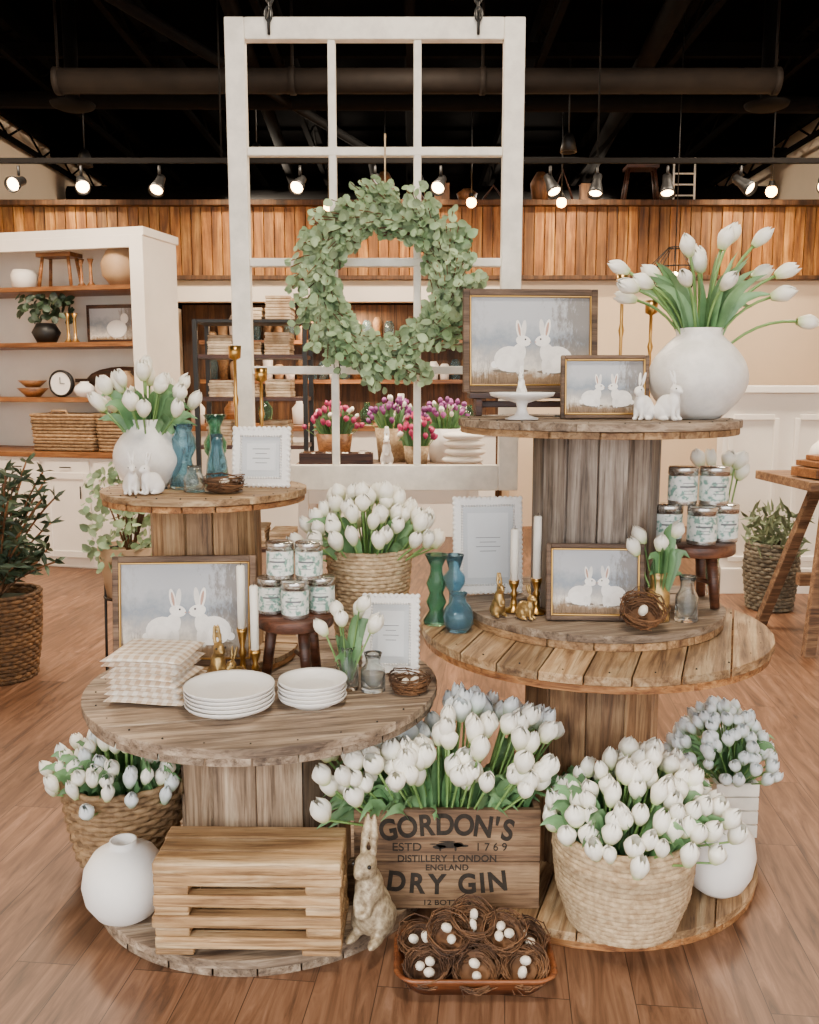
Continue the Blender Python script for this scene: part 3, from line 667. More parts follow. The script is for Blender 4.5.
def plates(name,loc,r,n):
    m=M(); dz=.0105
    for i in range(n):
        z=i*dz; q=Matrix.Translation((rnd(-.002,.002),rnd(-.002,.002),z)); rr=r*rnd(.995,1.005)
        m.lathe([(0,.003),(rr*.55,.003),(rr*.55,0),(rr*.6,0),(rr*.66,.006),(rr*.95,.018),(rr,.026),(rr*.992,.029),(rr*.95,.023),(rr*.68,.010),(rr*.6,.008),(0,.007)],56,0,q)
    m.obj(name,[ceram],loc)
plates('stack_of_white_plates',(-.462,2.228,Z1),.115,5); plates('stack_of_white_plates',(-.255,2.275,Z1),.09,5)
jarp=lambda r,h:[(0,0),(r,0),(r,.004),(r*.98,h*.55),(r*.6,h*.72),(r*.6,h*.85),(r*.75,h),(r*.68,h),(r*.52,h*.85),(r*.52,h*.72),(r*.88,h*.53),(r*.9,.01),(0,.008)]
vase_tulips('glass_vase_with_tulips',(-.172,2.40,Z1),jarp(.032,.12),g_clear,dict(n=6,z0=.02,r0=.008,sx=.07,sy=.05,ztop=.275,drop=.06,bR=.02,bL=.056,leaves=11,leafL=1,leafW=.034))
m=M(); m.lathe(jarp(.034,.105),28,0); m.obj('clear_glass_jar',[g_clear],(-.100,2.385,Z1))
scallop('scalloped_photo_frame',-.055,2.52,Z1,.17,.235,8,-4)
nest_obj('bird_nest_with_egg',(.0,2.37,Z1),.056,2)
e=empty('basket_of_white_tulips',(-.125,2.745,Z1)); m=M()
basket(m,[(.1,0),(.125,.2),(.135,.33)],.007,22,.003,80,0,1); m.obj('basket',[rope,soil],parent=e)
m=M(); bunch(m,64,.27,.11,.205,.17,.55,.16,bR=.023,bL=.062,leaves=70,leafL=.8); m.obj('tulips',TM,parent=e)
# ---------------------------------------------------------------- R1 / R2 flange
scallop('scalloped_photo_frame',.245,2.74,ZF,.222,.305,6,6)
glassware('green_glass_candle_holder',(.078,2.56,Z2),[(.036,0),(.038,.01),(.02,.04),(.03,.065),(.02,.09),(.03,.12),(.018,.15),(.018,.17),(.034,.205)],g_green)
glassware('blue_glass_candle_holder',(.135,2.66,Z2),[(.036,0),(.038,.01),(.017,.035),(.016,.07),(.033,.1),(.033,.12),(.017,.14),(.03,.185)],g_blue)
glassware('blue_glass_bud_vase',(.138,2.48,Z2),[(.03,0),(.042,.02),(.044,.045),(.036,.07),(.022,.085),(.02,.1),(.026,.11)],g_blue)
candlestick('candle_in_brass_holder',(.30,2.53,ZF),.24,.15); candlestick('candle_in_brass_holder',(.362,2.51,ZF),.28,.18)
bunny('gold_rabbit_figurine',(.25,2.47,ZF),.135,-1.2,goldm,upright=True); bunny('gold_rabbit_figurine',(.322,2.44,ZF),.10,-.7,goldm)
picture('framed_rabbit_painting',.512,2.425,ZF,.268,.212,8,-3,fw=.013)
stool('wooden_riser_stool',(.845,2.64,ZF),.12,.185,stoolw)
e=empty('stacked_candle_tins',(.845,2.64,ZF+.1855)); m=M()
for x,y in((-.082,-.01),(0.005,-.055),(.085,-.005)): tinc(m,(x,y,0),.042,.112)
for x,y in((-.045,-.02),(.045,-.025)): tinc(m,(x,y,.1125),.042,.112)
m.obj('tins',[labelm,silver,ink],parent=e)
vase_tulips('gold_vase_with_tulips',(.685,2.43,ZF),jarp(.034,.135),goldm,dict(n=5,z0=.05,r0=.008,sx=.08,sy=.04,ztop=.31,drop=.1,bR=.021,bL=.055,leaves=12,leafW=.04))
nest_obj('bird_nest_with_egg',(.62,2.345,ZF),.062,1,.55)
m=M(); m.lathe(jarp(.031,.125),28,0); m.obj('clear_glass_bottle',[g_clear],(.765,2.425,ZF))
vase_tulips('bottle_with_tulips',(.965,2.82,Z2),jarp(.028,.2),g_clear,dict(n=6,z0=.05,r0=.006,sx=.075,sy=.04,ztop=.50,drop=.03,bR=.022,bL=.058,leaves=6,lean=(.02,0)))
# ---------------------------------------------------------------- R2 top
m=M(); m.box((0,0,.062),(.38,.12,.018),0)
for s in(-1,1): m.box((s*.16,0,.0265),(.02,.1,.053),0)
m.box((0,0,.035),(.3,.015,.02),0); m.obj('wooden_riser_bench',[W_dark],(.375,2.85,Z4),bevel=.002)
picture('framed_rabbit_painting',.375,2.825,Z4+.072,.42,.315,4,4,fw=.02)
m=M(); m.lathe([(0,0),(.045,0),(.046,.004),(.02,.012),(.013,.03),(.016,.045),(.05,.055),(.085,.064),(.09,.074),(.086,.075),(.05,.064),(0,.062)],44,0); m.obj('white_cake_stand',[ceram],(.31,2.50,Z4))
bunny('rabbit_figurine',(.308,2.50,Z4+.064),.09,-1.9,whitem,upright=True)
picture('framed_rabbit_painting',.548,2.545,Z4,.245,.178,8,-4,fw=.011)
bunny('rabbit_figurine',(.63,2.44,Z4),.13,-2.3,whitem); bunny('rabbit_figurine',(.69,2.42,Z4),.135,-1.0,whitem)
e=vase_tulips('white_vase_with_tulips',(.81,2.56,Z4),vprof(.137,.25,.45,.45),ceram_r,dict(n=1,z0=.2,r0=.03,sx=.01,sy=.01,ztop=.5,drop=.02,bR=.024,bL=.07,leaves=0))
m=M()
for (x,y,z) in((-.21,-.03,.47),(-.15,-.05,.43),(-.10,.05,.46),(-.05,-.05,.51),(.0,.03,.49),(.04,-.03,.53),(.085,.05,.56),(.13,-.02,.54),(.15,.03,.46),(.19,-.03,.46),(.17,-.06,.40),(.27,.0,.33),(-.17,.03,.4),(-.19,-.06,.42),(.03,-.08,.42),(-.06,-.08,.43)):
    s0=Vector((x*.12,y*.12,.15)); e_=Vector((x,y,z-.07)); mid=Vector((x*.35,y*.35,.15+(z-.15)*.6))
    if z<.35: mid=Vector((x*.5,y*.5,.28)); e_=Vector((x,y,.27))
    m.tube(bez(s0,mid,e_,7),.0042,6,0); bud(m,e_,(e_-mid),.0205,.068,2,0)
for i in range(34):
    a=rnd(0,6.28); L=rnd(.08,.2); s0=Vector((.03*math.cos(a),.03*math.sin(a),.17)); e_=Vector((L*math.cos(a),L*.8*math.sin(a),rnd(.3,.46))); mid=Vector((.25*L*math.cos(a),.25*L*math.sin(a),.36))
    blade(m,bez(s0,mid,e_,7),rnd(.032,.05),1,seed=a+1.1)
m.obj('tulip_spray',TM,parent=e)
candlestick('brass_candlestick',(.665,2.88,Z4),.44,0,1.1); candlestick('brass_candlestick',(.755,2.87,Z4),.355,0,1.1)
# ---------------------------------------------------------------- FLOOR LEVEL
ZB=.047
m=M(); W,D=.455,.19
for y in(-D/2+.032,0,D/2-.032): m.box((rnd(-.003,.003),y,.222),(W+rnd(-.006,.004),.06,.03),0)
for k in range(4):
    z=.016+k*.054
    for y in(-D/2+.02,D/2-.02): m.box((rnd(-.003,.003),y,z+.014),(W+rnd(-.008,.004),.038,.03),0)
    for s in(-1,1):
        if k<3: m.box((s*(W/2-.045),0,z+.041),(.085,D-.01,.024),0)
        else: m.box((s*(W/2-.045),0,z+.03),(.085,D-.01,.02),0)
for s in(-1,1): m.box((s*(W/2-.05),-.0,.008),(.095,D,.016),0)
m.obj('stacked_wooden_pallet_riser',[W_pal],(-.388,2.095,ZB),(0,0,math.radians(-1)),bevel=.005,seg=2)
m=M(); m.lathe([(0,0),(.045,0),(.075,.02),(.1,.06),(.107,.1),(.1,.14),(.078,.175),(.045,.196),(.034,.2),(.034,.212),(.029,.212),(.028,.19),(.0,.15)],48,0); m.obj('round_white_vase',[whitem],(-.733,2.165,ZB))
m=M(); m.lathe([(0,0),(.045,0),(.07,.02),(.09,.06),(.098,.11),(.09,.16),(.06,.2),(.035,.215),(.035,.23),(.03,.23),(.029,.2),(0,.16)],48,0); m.obj('round_white_vase',[ceram],(.838,2.29,ZB))
e=empty('basket_of_white_tulips',(-.835,2.50,ZB)); m=M()
basket(m,[(.14,0),(.165,.12),(.178,.24)],.009,18,.005,90,0,1); handles(m,.172,.22,0,.009); m.obj('basket',[wick,soil],parent=e)
m=M(); bunch(m,74,.19,.15,.205,.2,.39,.12,bR=.0205,bL=.056,leaves=130,leafL=1.0,leafW=.038,mats=(0,1,2,3),alt=lambda p:R.random()<.4); m.obj('tulips',[stem_m,leaf_m,bud_w,bud_b],parent=e)
e=empty('basket_of_white_tulips',(.548,2.165,ZB)); m=M()
basket(m,[(.14,0),(.172,.1),(.182,.2),(.178,.25)],.0085,40,.0012,110,0,1,thick=.8); m.obj('basket',[rope,soil],parent=e)
m=M(); bunch(m,112,.2,.16,.22,.2,.47,.18,bR=.0225,bL=.06,leaves=150,leafL=.88,leafW=.036,lean=(.03,-.01)); m.obj('tulips',TM,parent=e)
e=empty('white_crate_of_tulips',(.99,2.65,ZB)); m=M()
for k in range(4):
    for s in(-1,1): m.box((0,s*.075,.022+k*.044),(.13,.012,.04),0); m.box((s*.06,0,.022+k*.044),(.012,.14,.04),0)
m.box((0,0,.01),(.11,.14,.012),0); m.box((0,0,.15),(.105,.135,.01),1); m.obj('crate',[dwhite,soil],parent=e,bevel=.002)
m=M(); bunch(m,96,.15,.055,.15,.15,.415,.18,bR=.018,bL=.046,leaves=90,leafL=.85,leafW=.028,mats=(0,1,2),jit=.014,lean=(-.03,0)); m.obj('tulips',[stem_m,leaf_m,bud_b],parent=e)
e=empty('vintage_printed_wooden_crate',(.098,2.20,ZB)); m=M(); W,D,Hc=.485,.235,.275
for k,(z0,z1) in enumerate(((0,.13),(.132,Hc))):
    for y in(.008,D-.008): m.box((0,y,(z0+z1)/2),(W,.016,z1-z0),0)
for s in(-1,1):
    m.box((s*(W/2-.008),D/2,Hc/2),(.016,D-.034,Hc),0)
m.box((0,D/2,.008),(W-.03,D-.03,.014),0); m.box((0,D/2,Hc-.05),(W-.035,D-.035,.006),1)
m.obj('box',[W_crate,soil],parent=e,bevel=.002)
inkc=plain('crate_ink','#2f261d',.8,var=.3,sc=60)
def txt(s,x,z,size,sx=1,rot=0,bold=.0):
    cu=bpy.data.curves.new('lettering','FONT'); cu.body=s; cu.size=size; cu.align_x='CENTER'; cu.align_y='CENTER'; cu.extrude=.0004; cu.offset=bold
    cu.materials.append(inkc); o=bpy.data.objects.new('lettering',cu); bpy.context.collection.objects.link(o); o.parent=e
    o.location=(x,-.0006,z); o.rotation_euler=(pi/2,-rot,0); o.scale=(sx,1,1)
def arc(s,zc,size,span,bend,bold,sx=1):
    wd={'I':.45,"'":.35,' ':.45,'S':.85,'R':.95}; ws=[wd.get(c,1.0) for c in s]; tot=sum(ws); acc=0
    for c,w in zip(s,ws):
        t=(acc+w/2)/tot*2-1; acc+=w
        if c!=' ': txt(c,t*span,zc-bend*t*t,size,sx,-bend*2*t/span,bold)
arc("GORDON'S",.232,.080,.178,.020,.0026,.82)
txt("ESTD",-.105,.172,.031,1.1,0,.0003); txt("1 7 6 9",.115,.172,.031,.95,0,.0002)
txt("DISTILLERY  LONDON",0,.140,.026,1.0,0,.0005); txt("ENGLAND",.0,.115,.023,1.05,0,.0005)
arc("DRY GIN",.066,.076,.16,-.012,.0026,.88)
txt("12 BOTTLES",0,.017,.02,1.2,0,.0003)
m=M()
for c,r in(((.005,.178),(.034,.0085)),((.03,.179),(.013,.007)),((-.02,.173),(.018,.006)),((.045,.176),(.011,.0035)),((-.036,.181),(.01,.002)),((-.018,.167),(.003,.006)),((.022,.167),(.003,.006)),((0,.188),(.022,.002))):
    m.add([(c[0]+r[0]*math.cos(t),-.0006,c[1]+r[1]*math.sin(t)) for t in [2*pi*i/14 for i in range(14)]],[tuple(range(14))],0,False)
m.obj('boar_print',[inkc],parent=e)
def cap(x,y):
    X,Y=x+.098,y+2.20+D/2-.01; z=9
    if math.hypot(X-LX,Y-2.463)<.52: z=min(z,.515-ZB)
    if math.hypot(X-.535,Y-2.57)<.54: z=min(z,.655-ZB)
    return z
m=M()
bunch(m,84,.2,.22,.30,.15,.56,.14,bR=.0245,bL=.066,rect=True,r0y=.1,leaves=100,leafL=.78,leafW=.036,mats=(0,1,2,3),lean=(0,-.015),zcap=cap,alt=lambda p:(p.z>.38 and p.y>-.03))
bunch(m,34,.2,.22,.29,.05,.45,.10,bR=.024,bL=.062,rect=True,r0y=.08,leaves=46,leafL=.9,leafW=.036,mats=(0,1,2,3),lean=(0,-.13),zcap=cap)
for v in range(len(m.V)): m.V[v].y+=D/2-.01
m.obj('tulips',[stem_m,leaf_m,bud_w,bud_b],parent=e)
bunny('gold_rabbit_statue',(-.095,2.085,ZB),.335,-2.0,statm,upright=True,res=64)
e=empty('wooden_tray_of_nests',(.155,2.0,0)); m=M()
def rr(w,d,z,c=.05,n=6):
    P=[]
    for(cx,cy,a0) in((w/2-c,d/2-c,0),(-w/2+c,d/2-c,pi/2),(-w/2+c,-d/2+c,pi),(w/2-c,-d/2+c,1.5*pi)):
        for k in range(n+1): a=a0+pi/2*k/n; P.append((cx+c*math.cos(a),cy+c*math.sin(a),z))
    return P
lv=[rr(.32,.15,0),rr(.37,.2,.045),rr(.385,.215,.055),rr(.37,.2,.057),rr(.35,.18,.042),rr(.30,.13,.014)]; n=len(lv[0]); vs=sum(lv,[]); fs=[tuple(range(n))[::-1],tuple(range(5*n,6*n))]
for L in range(5):
    for j in range(n): fs.append((L*n+j,L*n+(j+1)%n,(L+1)*n+(j+1)%n,(L+1)*n+j))
m.add(vs,fs,0,True); m.obj('tray',[W_tray],parent=e)
m=M()
for x,y,z,t in((-.115,-.035,.03,.5),(.0,-.045,.03,.55),(.115,-.035,.03,.5),(-.13,.045,.045,.3),(-.045,.05,.05,.3),(.045,.05,.05,.35),(.13,.045,.045,.3),(-.06,.01,.085,.5),(.07,.015,.085,.45),(0,.04,.095,.3)):
    nest(m,(x,y,z),.056,2 if R.random()<.7 else 3,n=42,mx0=Matrix.Rotation(t,4,'X')@Matrix.Rotation(rnd(0,6),4,'Z'))
m.obj('nests',[twig,egg],parent=e)
# ---------------------------------------------------------------- BACKGROUND LEFT: hutch
e=empty('white_shelf_hutch',(-1.97,6.75,0),(0,0,math.radians(-14)))
m=M(); WH=1.8; Dp=.5
m.box((-WH/2,.28,.44),(WH,.6,.86),0); m.box((-WH/2,.27,.885),(WH+.06,.66,.04),1)
for s in range(4):
    x=-.24-s*.43; m.box((x,-.03,.42),(.39,.02,.66),0)
    for q in(-1,1): m.box((x+q*.17,-.045,.42),(.05,.012,.66),0); m.box((x,-.045,.42+q*.305),(.29,.012,.05),0)
    m.box((x,-.03,.79),(.39,.02,.09),0); m.tube([(x+.13*(1 if s%2 else -1),-.065,.55),(x+.13*(1 if s%2 else -1),-.065,.65)],.006,6,2)
    m.tube([(x-.05,-.055,.79),(x+.05,-.055,.79)],.006,6,2)
m.box((-WH/2,.27,.04),(WH,.56,.08),0)
m.box((-.04,.3,1.72),(.09,Dp,1.63),0); m.box((-WH+.04,.3,1.72),(.08,Dp,1.63),0); m.box((-WH/2,.54,1.72),(WH-.1,.03,1.63),0); m.box((-WH/2,.3,2.53),(WH+.04,Dp+.03,.06),0)
m.box((-.04,.04,1.7),(.11,.03,1.6),0); m.box((-WH/2,.045,2.46),(WH-.1,.03,.09),0)
for z in(2.14,1.72,1.30): m.box((-WH/2,.3,z),(WH-.14,Dp-.06,.035),1)
m.obj('cabinet',[white,W_shelf,black],parent=e,bevel=.005,seg=1)
stone=plain('tan_stoneware','#b08f6c',.6)
m=M(); m.lathe([(0,0),(.08,0),(.14,.07),(.15,.16),(.11,.25),(.08,.28),(.09,.3),(.07,.3),(0,.2)],32,0); m.obj('stoneware_jug',[stone],(-.27,.2,2.16),parent=e)
m=M(); m.box((0,0,.24),(.3,.16,.03),0)
for sx_ in(-1,1):
    for sy_ in(-1,1): m.tube([(sx_*.11,sy_*.05,.24),(sx_*.14,sy_*.07,0)],.014,6,0)
m.obj('small_step_stool',[W_shelf],(-.8,.2,2.16),parent=e)
for x in(-.58,-.5): 
    m=M(); m.lathe([(0,0),(.035,0),(.012,.03),(.01,.16),(.025,.2),(0,.2)],14,0); m.obj('candlestick_small',[W_shelf],(x,.15,2.16),parent=e)
m=M(); m.lathe([(0,0),(.09,0),(.1,.1),(.08,.14),(0,.12)],20,0); m.obj('small_crock',[white],(-1.12,.2,2.16),parent=e)
m=M(); m.lathe([(0,0),(.07,0),(.11,.08),(.07,.15),(0,.14)],24,0)
for i in range(110):
    a=rnd(0,6.28); L=rnd(.04,.26); disc_leaf(m,Vector((L*math.cos(a),L*math.sin(a)*.6,.16+rnd(0,.2))),Vector((rnd(-1,1),-1,rnd(0,1))),rnd(.02,.035),1)
m.obj('potted_plant_small',[black,olive],(-.95,.2,1.74),parent=e)
m=M(); m.box((0,0,.15),(.44,.02,.3),0); m.box((0,-.012,.15),(.38,.01,.24),1); m.ell((.05,-.02,.11),(.09,.005,.07),2); m.ell((.12,-.02,.19),(.035,.005,.04),2)
m.obj('framed_sheep_print',[W_dark,paintm,whitem],(-.48,.38,1.74),parent=e)
m=M(); m.box((0,0,.12),(.2,.02,.24),0); m.box((0,-.012,.12),(.16,.01,.2),1); m.obj('framed_print_small',[W_shelf,paintm],(-.18,.34,1.74),parent=e)
for x in(-.72,-.66): 
    m=M(); m.lathe([(0,0),(.035,0),(.012,.03),(.01,.18),(.025,.22),(0,.22)],14,0); m.obj('candlestick_small',[brass],(x,.15,1.74),parent=e)
m=M(); mx=Matrix.Rotation(pi/2,4,'X'); m.lathe([(0,-.02),(.1,-.02),(.105,0),(.105,.02),(.09,.025),(.088,.018)],32,0,Matrix.Translation((0,0,.105))@mx); m.lathe([(.088,.018),(0,.018)],32,1,Matrix.Translation((0,0,.105))@mx)
m.box((0,-.024,.13),(.005,.003,.05),0); m.box((.02,-.024,.105),(.04,.003,.005),0); m.obj('round_clock',[black,whitem],(-.8,.15,1.32),parent=e)
m=M(); m.ell((0,0,.12),(.34,.015,.11),0,seg=24); m.box((-.37,0,.12),(.14,.02,.03),0); m.obj('oval_bread_board',[W_dark],(-.42,.42,1.33),parent=e)
for x,h_,r_ in((-.6,.12,.08),(-.44,.17,.06),(-.24,.2,.085)):
    m=M(); m.lathe(vprof(r_,h_),24,0); m.obj('small_vase',[stone if r_>.08 else whitem],(x,.15,1.32),parent=e)
m=M(); m.lathe([(0,0),(.05,0),(.12,.07),(.115,.07),(.04,.012),(0,.01)],28,0); m.lathe([(0,.075),(.05,.075),(.11,.13),(.105,.13),(0,.085)],28,0); m.obj('wooden_bowls',[W_shelf],(-1.1,.2,1.32),parent=e)
for x,w in((-.74,.52),(-.22,.42)):
    m=M()
    for k in range(11):
        z=.014+k*.026; P=rr(w+.01*k*.3,.28+.003*k,z,.05,5); m.tube([(p[0]*(1+.01*math.sin(i*1.9+k*pi)),p[1]*(1+.015*math.sin(i*1.9+k*pi)),p[2]) for i,p in enumerate(P)],.014,6,0,closed=True)
    m.box((0,0,.02),(w-.03,.25,.02),0); m.tube([(-.08,-.15,.26),(-.06,-.165,.31),(.06,-.165,.31),(.08,-.15,.26)],.01,6,0); m.obj('long_wicker_basket',[wick],(x,.17,.908),parent=e)
# olive tree
e=empty('potted_olive_tree',(-1.98,4.25,0)); m=M()
basket(m,[(.15,0),(.18,.2),(.19,.42)],.011,20,.006,80,0,1); m.obj('basket',[wick_b,soil],parent=e)
m=M()
for i in range(64):
    a=rnd(0,6.28); L=rnd(.12,.36); z1_=rnd(.55,1.05)
    s0=Vector((0,0,.4)); e_=Vector((L*math.cos(a),L*math.sin(a),z1_)); mid=Vector((.3*L*math.cos(a),.3*L*math.sin(a),.4+(z1_-.4)*.6)); P=bez(s0,mid,e_,8); m.tube(P,.005,4,1)
    for k in range(3,9):
        for s in range(4):
            p=P[k]; d=Vector((rnd(-1,1),rnd(-1,1),rnd(-.2,1))).normalized(); blade(m,[p,p+d*.035,p+d*.07+Vector((0,0,-.006))],.022,0,seed=rnd(0,6))
m.obj('foliage',[olive,twig],parent=e)
e=empty('potted_plant_on_wire_stand',(-1.15,3.65,0)); m=M()
for i in range(4):
    a=i*pi/2+.4; m.tube([(.12*math.cos(a),.12*math.sin(a),0),(.1*math.cos(a),.1*math.sin(a),.74)],.006,6,1)
for z in(.25,.55,.74): ring(m,lambda a:.11,z,.005,30,5,1)
m.lathe([(0,.55),(.1,.55),(.13,.76),(.115,.76),(.11,.73),(0,.73)],28,0); m.obj('stand_and_pot',[stone,black],parent=e)
m=M()
for i in range(380):
    a=rnd(0,6.28); L=.18*math.sqrt(R.random()); p=Vector((L*math.cos(a),L*math.sin(a),rnd(.76,1.14)-L*.6)); disc_leaf(m,p,Vector((rnd(-1,1),rnd(-1,0),rnd(-.2,1))),rnd(.012,.022),0)
for i in range(12):
    a=rnd(0,6.28); m.tube([(0,0,.70),(.1*math.cos(a),.1*math.sin(a),1.0)],.004,4,1)
m.obj('foliage',[euc,twig],parent=e)
# ---------------------------------------------------------------- BACKGROUND CENTRE
e=empty('black_metal_rack',(-1.05,6.2,0)); m=M()
for x in(-.36,.36):
    for y in(-.18,.18): m.box((x,y,.92),(.03,.03,1.84),0)
for z in(.3,.65,1.0,1.32,1.6): m.box((0,0,z),(.72,.38,.025),1)
m.box((0,0,1.83),(.74,.38,.02),0); m.obj('rack',[black,W_dark],parent=e)
m=M(); cl=plain('folded_linen','#d3c1a6',.9,rvv=.35,col2='#967755')
for z,(a,b) in {.3125:(-.3,.3),.6625:(-.3,.3),1.0125:(-.32,.3),1.3325:(-.3,.32),1.6125:(-.3,.3),1.8405:(-.1,.3)}.items():
    x=a+.09
    while x<b:
        zz=z
        for k in range(R.randint(4,8)):
            t=rnd(.015,.024); m.box((x+rnd(-.005,.005),0,zz+t/2),(.165,.26,t*.93),0); zz+=t
        x+=.19
m.obj('folded_linens',[cl],parent=e,bevel=.004)
e=empty('flower_display_table',(-.12,5.3,0)); m=M(); m.box((0,0,.93),(1.1,.6,.05),0); m.box((0,0,.82),(1.0,.5,.15),1)
for x in(-.48,.48):
    for y in(-.24,.24): m.box((x,y,.45),(.06,.06,.9),1)
m.obj('table',[W_frame,white],parent=e,bevel=.004)
for x,y,pm,fm,r_,zh in((-.33,.1,bud_p,W_shelf,.11,.17),(.02,.16,bud_v,rope,.11,.2),(.33,.12,bud_v,whitem,.11,.2),(.16,-.1,bud_p,rope,.075,.11)):
    e=empty('bucket_of_pink_tulips',(-.12+x,5.3+y,.956)); m=M(); m.lathe([(0,0),(r_*.8,0),(r_,zh),(r_*.93,zh),(r_*.9,zh-.03),(0,zh-.03)],28,0); m.obj('bucket',[fm],parent=e)
    m=M(); bunch(m,40,zh-.05,r_*.7,r_*1.4,r_*1.2,zh+.19,.11,bR=.0155,bL=.04,leaves=44,leafL=1.1,mats=(0,1,2,3),alt=lambda p:R.random()<.2); m.obj('tulips',[stem_m,leaf_m,pm,bud_w],parent=e)
bunny('rabbit_figurine',(-.13,5.16,.956),.24,-1.6,whitem,upright=True)
e=empty('dark_crate_of_nests',(-.41,5.06,.956)); m=M()
for s in(-1,1): m.box((0,s*.06,.04),(.4,.01,.08),0); m.box((s*.2,0,.04),(.01,.11,.08),0)
m.box((0,0,.006),(.38,.11,.01),0); m.obj('crate',[W_dark],parent=e)
m=M()
for i in range(4): nest(m,(-.14+i*.093,0,.05),.045,3,n=20)
m.obj('nests',[twig,egg],parent=e)
m=M()
for k in range(4): m.ell((rnd(-.01,.01),0,.035+k*.045),(.12,.09,.03),0)
m.obj('folded_white_blankets',[white],(.31,5.12,.956))
m=M(); m.box((-.7,8.6,.5),(3.0,.5,1.0),0); m.box((-.7,8.58,1.02),(3.1,.6,.05),1); m.obj('back_counter',[white,W_shelf],bevel=.005)
m=M()
for i in range(9):
    h_=rnd(.15,.3); m.lathe([(0,0),(.06,0),(.07,h_*.6),(.03,h_*.8),(.03,h_),(0,h_)],14,i%3,Matrix.Translation((-2+i*.32,8.55,1.047)))
m.obj('bottles_on_counter',[whitem,W_shelf,g_green])
for zs in(1.45,1.85):
    m=M(); m.box((-.75,9.5,zs),(2.8,.3,.04),0)
    for i in range(24):
        h_=rnd(.08,.26); m.lathe([(0,0),(.045,0),(.055,h_*.8),(.03,h_),(0,h_)],12,1+R.randint(0,3),Matrix.Translation((-2.05+i*.115,9.5,zs+.022)))
    m.obj('wall_shelf_with_jars',[W_shelf,whitem,wick_b,stone,g_blue])
m=M(); m.box((0,0,.3),(.3,.2,.03),0)
for sx_ in(-1,1):
    for sy_ in(-1,1): m.tube([(sx_*.12,sy_*.05,.3),(sx_*.16,sy_*.06,0)],.014,6,0)
m.obj('wooden_stool',[W_dark],(2.2,8.93,3.157))
m=M()
for i in range(4): m.tube([(-.1,0,.35-.1*i),(.1,0,.35-.1*i)],.008,5,0)
for x in(-.1,.1): m.tube([(x,0,0),(x,.02,.4)],.01,5,0)
m.obj('small_ladder_rack',[white],(2.62,8.93,3.157))
m=M()
for i in range(9):
    x=-.2+i*.24+rnd(-.05,.05); h_=rnd(.1,.3)
    if i%3==0: m.lathe([(0,0),(.08,0),(.1,h_*.6),(.04,h_),(0,h_)],14,0,Matrix.Translation((x,8.93,0)))
    elif i%3==1: m.tube([(x-.1,8.93,.01),(x,8.93,h_),(x+.1,8.93,.01)],.012,5,1)
    else: m.box((x,8.93,h_/2),(.14,.1,h_),0)
m.obj('decor_on_ledge',[W_rec,W_dark],(0,0,3.157))
# ---------------------------------------------------------------- BACKGROUND RIGHT
m=M(); m.box((0,0,.9),(1.2,.66,.05),0)
for x in(-.45,.5):
    for s in(-1,1): m.box((0,0,0),(.06,.05,.95),0,Matrix.Translation((x,s*.18,.44))@Matrix.Rotation(s*.26,4,'X')@Matrix.Rotation(.2,4,'Y'))
m.box((0,0,.35),(.95,.05,.07),0); m.obj('trestle_table',[wood('trestle_wood',['#4a3324','#7a5a40','#a5835f'],'x')],(2.62,4.9,0),(0,0,.05),bevel=.005)
m=M(); m.box((0,0,.03),(.3,.22,.05),0); m.box((0,0,.075),(.26,.2,.03),0); m.box((.01,0,.105),(.2,.15,.025),0); m.obj('wooden_riser_blocks',[W_shelf],(2.22,4.75,.927),(0,0,.2),bevel=.004)
m=M(); m.ell((0,0,.1),(.15,.08,.1),0); m.obj('cream_cushion',[white],(2.38,5.06,.925),(0,0,.3))
e=empty('tall_basket_of_greenery',(2.3,5.62,0)); m=M(); basket(m,[(.14,0),(.17,.25),(.16,.42)],.014,16,.008,60,0,1); m.obj('basket',[plain('grey_wicker','#7d7564',.8,col2='#4c4539',rvv=.3,sc=40,bst=.6),soil],parent=e)
m=M()
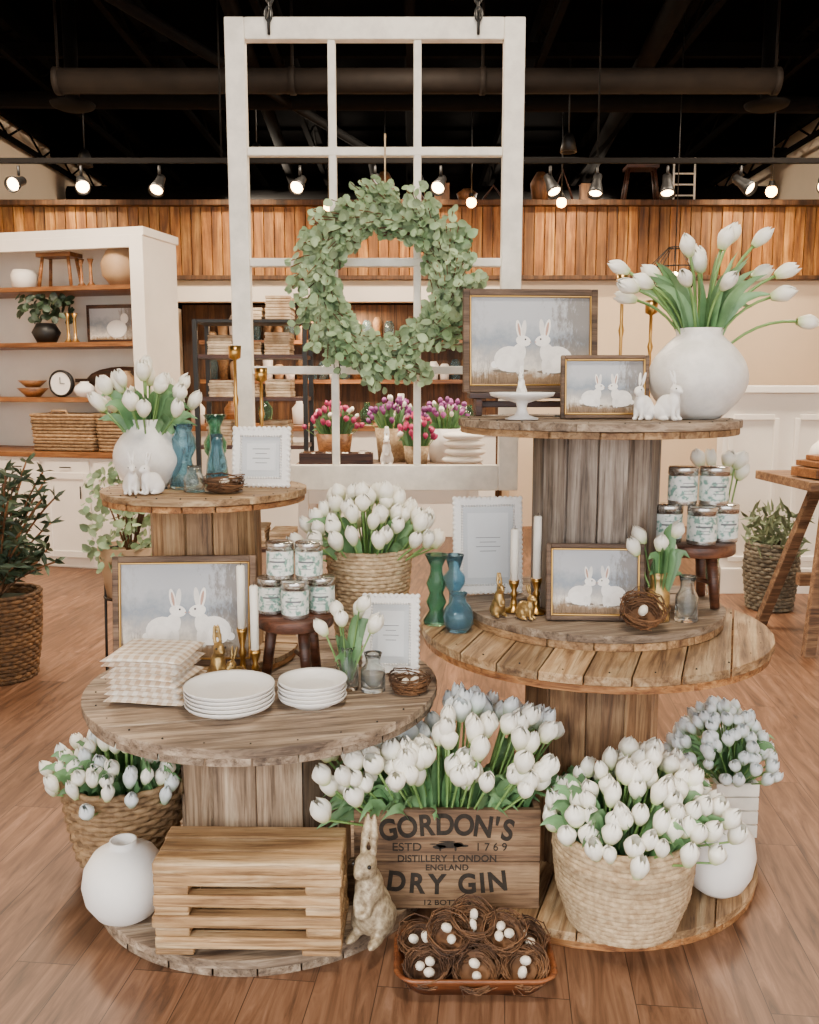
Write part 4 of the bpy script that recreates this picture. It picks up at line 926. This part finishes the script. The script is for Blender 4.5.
for i in range(190):
    a=rnd(0,6.28); L=.17*math.sqrt(R.random()); p=Vector((L*math.cos(a),L*math.sin(a),rnd(.36,.62))); d=Vector((rnd(-1,1),rnd(-1,.4),rnd(-.5,1))).normalized(); blade(m,[p,p+d*.05,p+d*.1],.028,0,seed=rnd(0,6))
m.obj('foliage',[plain('sage_leaf','#6f7d5e',.6,rvv=.3)],parent=e)
# ---------------------------------------------------------------- CAMERA + LIGHT
cam=bpy.data.objects.new('Camera',bpy.data.cameras.new('Camera')); bpy.context.collection.objects.link(cam)
cam.location=(0,0,1.41); cam.rotation_euler=(math.radians(82),0,0); cam.data.sensor_fit='VERTICAL'; cam.data.sensor_height=36; cam.data.lens=36*900/1024
bpy.context.scene.camera=cam
w=bpy.data.worlds.new('World'); bpy.context.scene.world=w; w.use_nodes=True
bg=w.node_tree.nodes['Background']; bg.inputs[0].default_value=(.97,.985,1,1); bg.inputs[1].default_value=4.6
def light(t,name,loc,rot,en,col=(1,1,1),**k):
    l=bpy.data.lights.new(name,t); l.energy=en; l.color=col
    for a,v in k.items(): setattr(l,a,v)
    o=bpy.data.objects.new(name,l); bpy.context.collection.objects.link(o); o.location=loc; o.rotation_euler=rot; return o
light('SUN','daylight_sun',(0,-4,5),(math.radians(60),0,math.radians(-28)),4.6,(1,.97,.91),angle=math.radians(18))
for x,y in((-2.4,5.2),(0,5.4),(2.5,5.2)):
    light('AREA','ceiling_downlight',(x,y,3.7),(0,0,0),190,(1,.82,.62),size=.8)
for x in(-3.2,-1.6,0,1.6,3.2):
    light('SPOT','band_wash_light',(x,8.0,3.6),(math.radians(40),0,0),200,(1,.76,.48),spot_size=1.3,spot_blend=.9,shadow_soft_size=.1)
for x in(-2.2,2.4):
    light('SPOT','added_loft_wall_fill',(x,11,3.3),(0,math.radians(90 if x>0 else -90),0),700,(1,.86,.68),spot_size=2.5,spot_blend=.8,shadow_soft_size=.2)  # added spots without fixtures, brightening the cream side walls beyond the band
light('AREA','recess_light',(-.7,9.2,2.2),(0,0,0),90,(1,.74,.45),size=.5)
light('AREA','added_top_light',(.2,1.3,3.7),(0,0,0),90,(1,.86,.68),size=.7)  # added unseen overhead lamp, for warm highlights and shadows on the tables
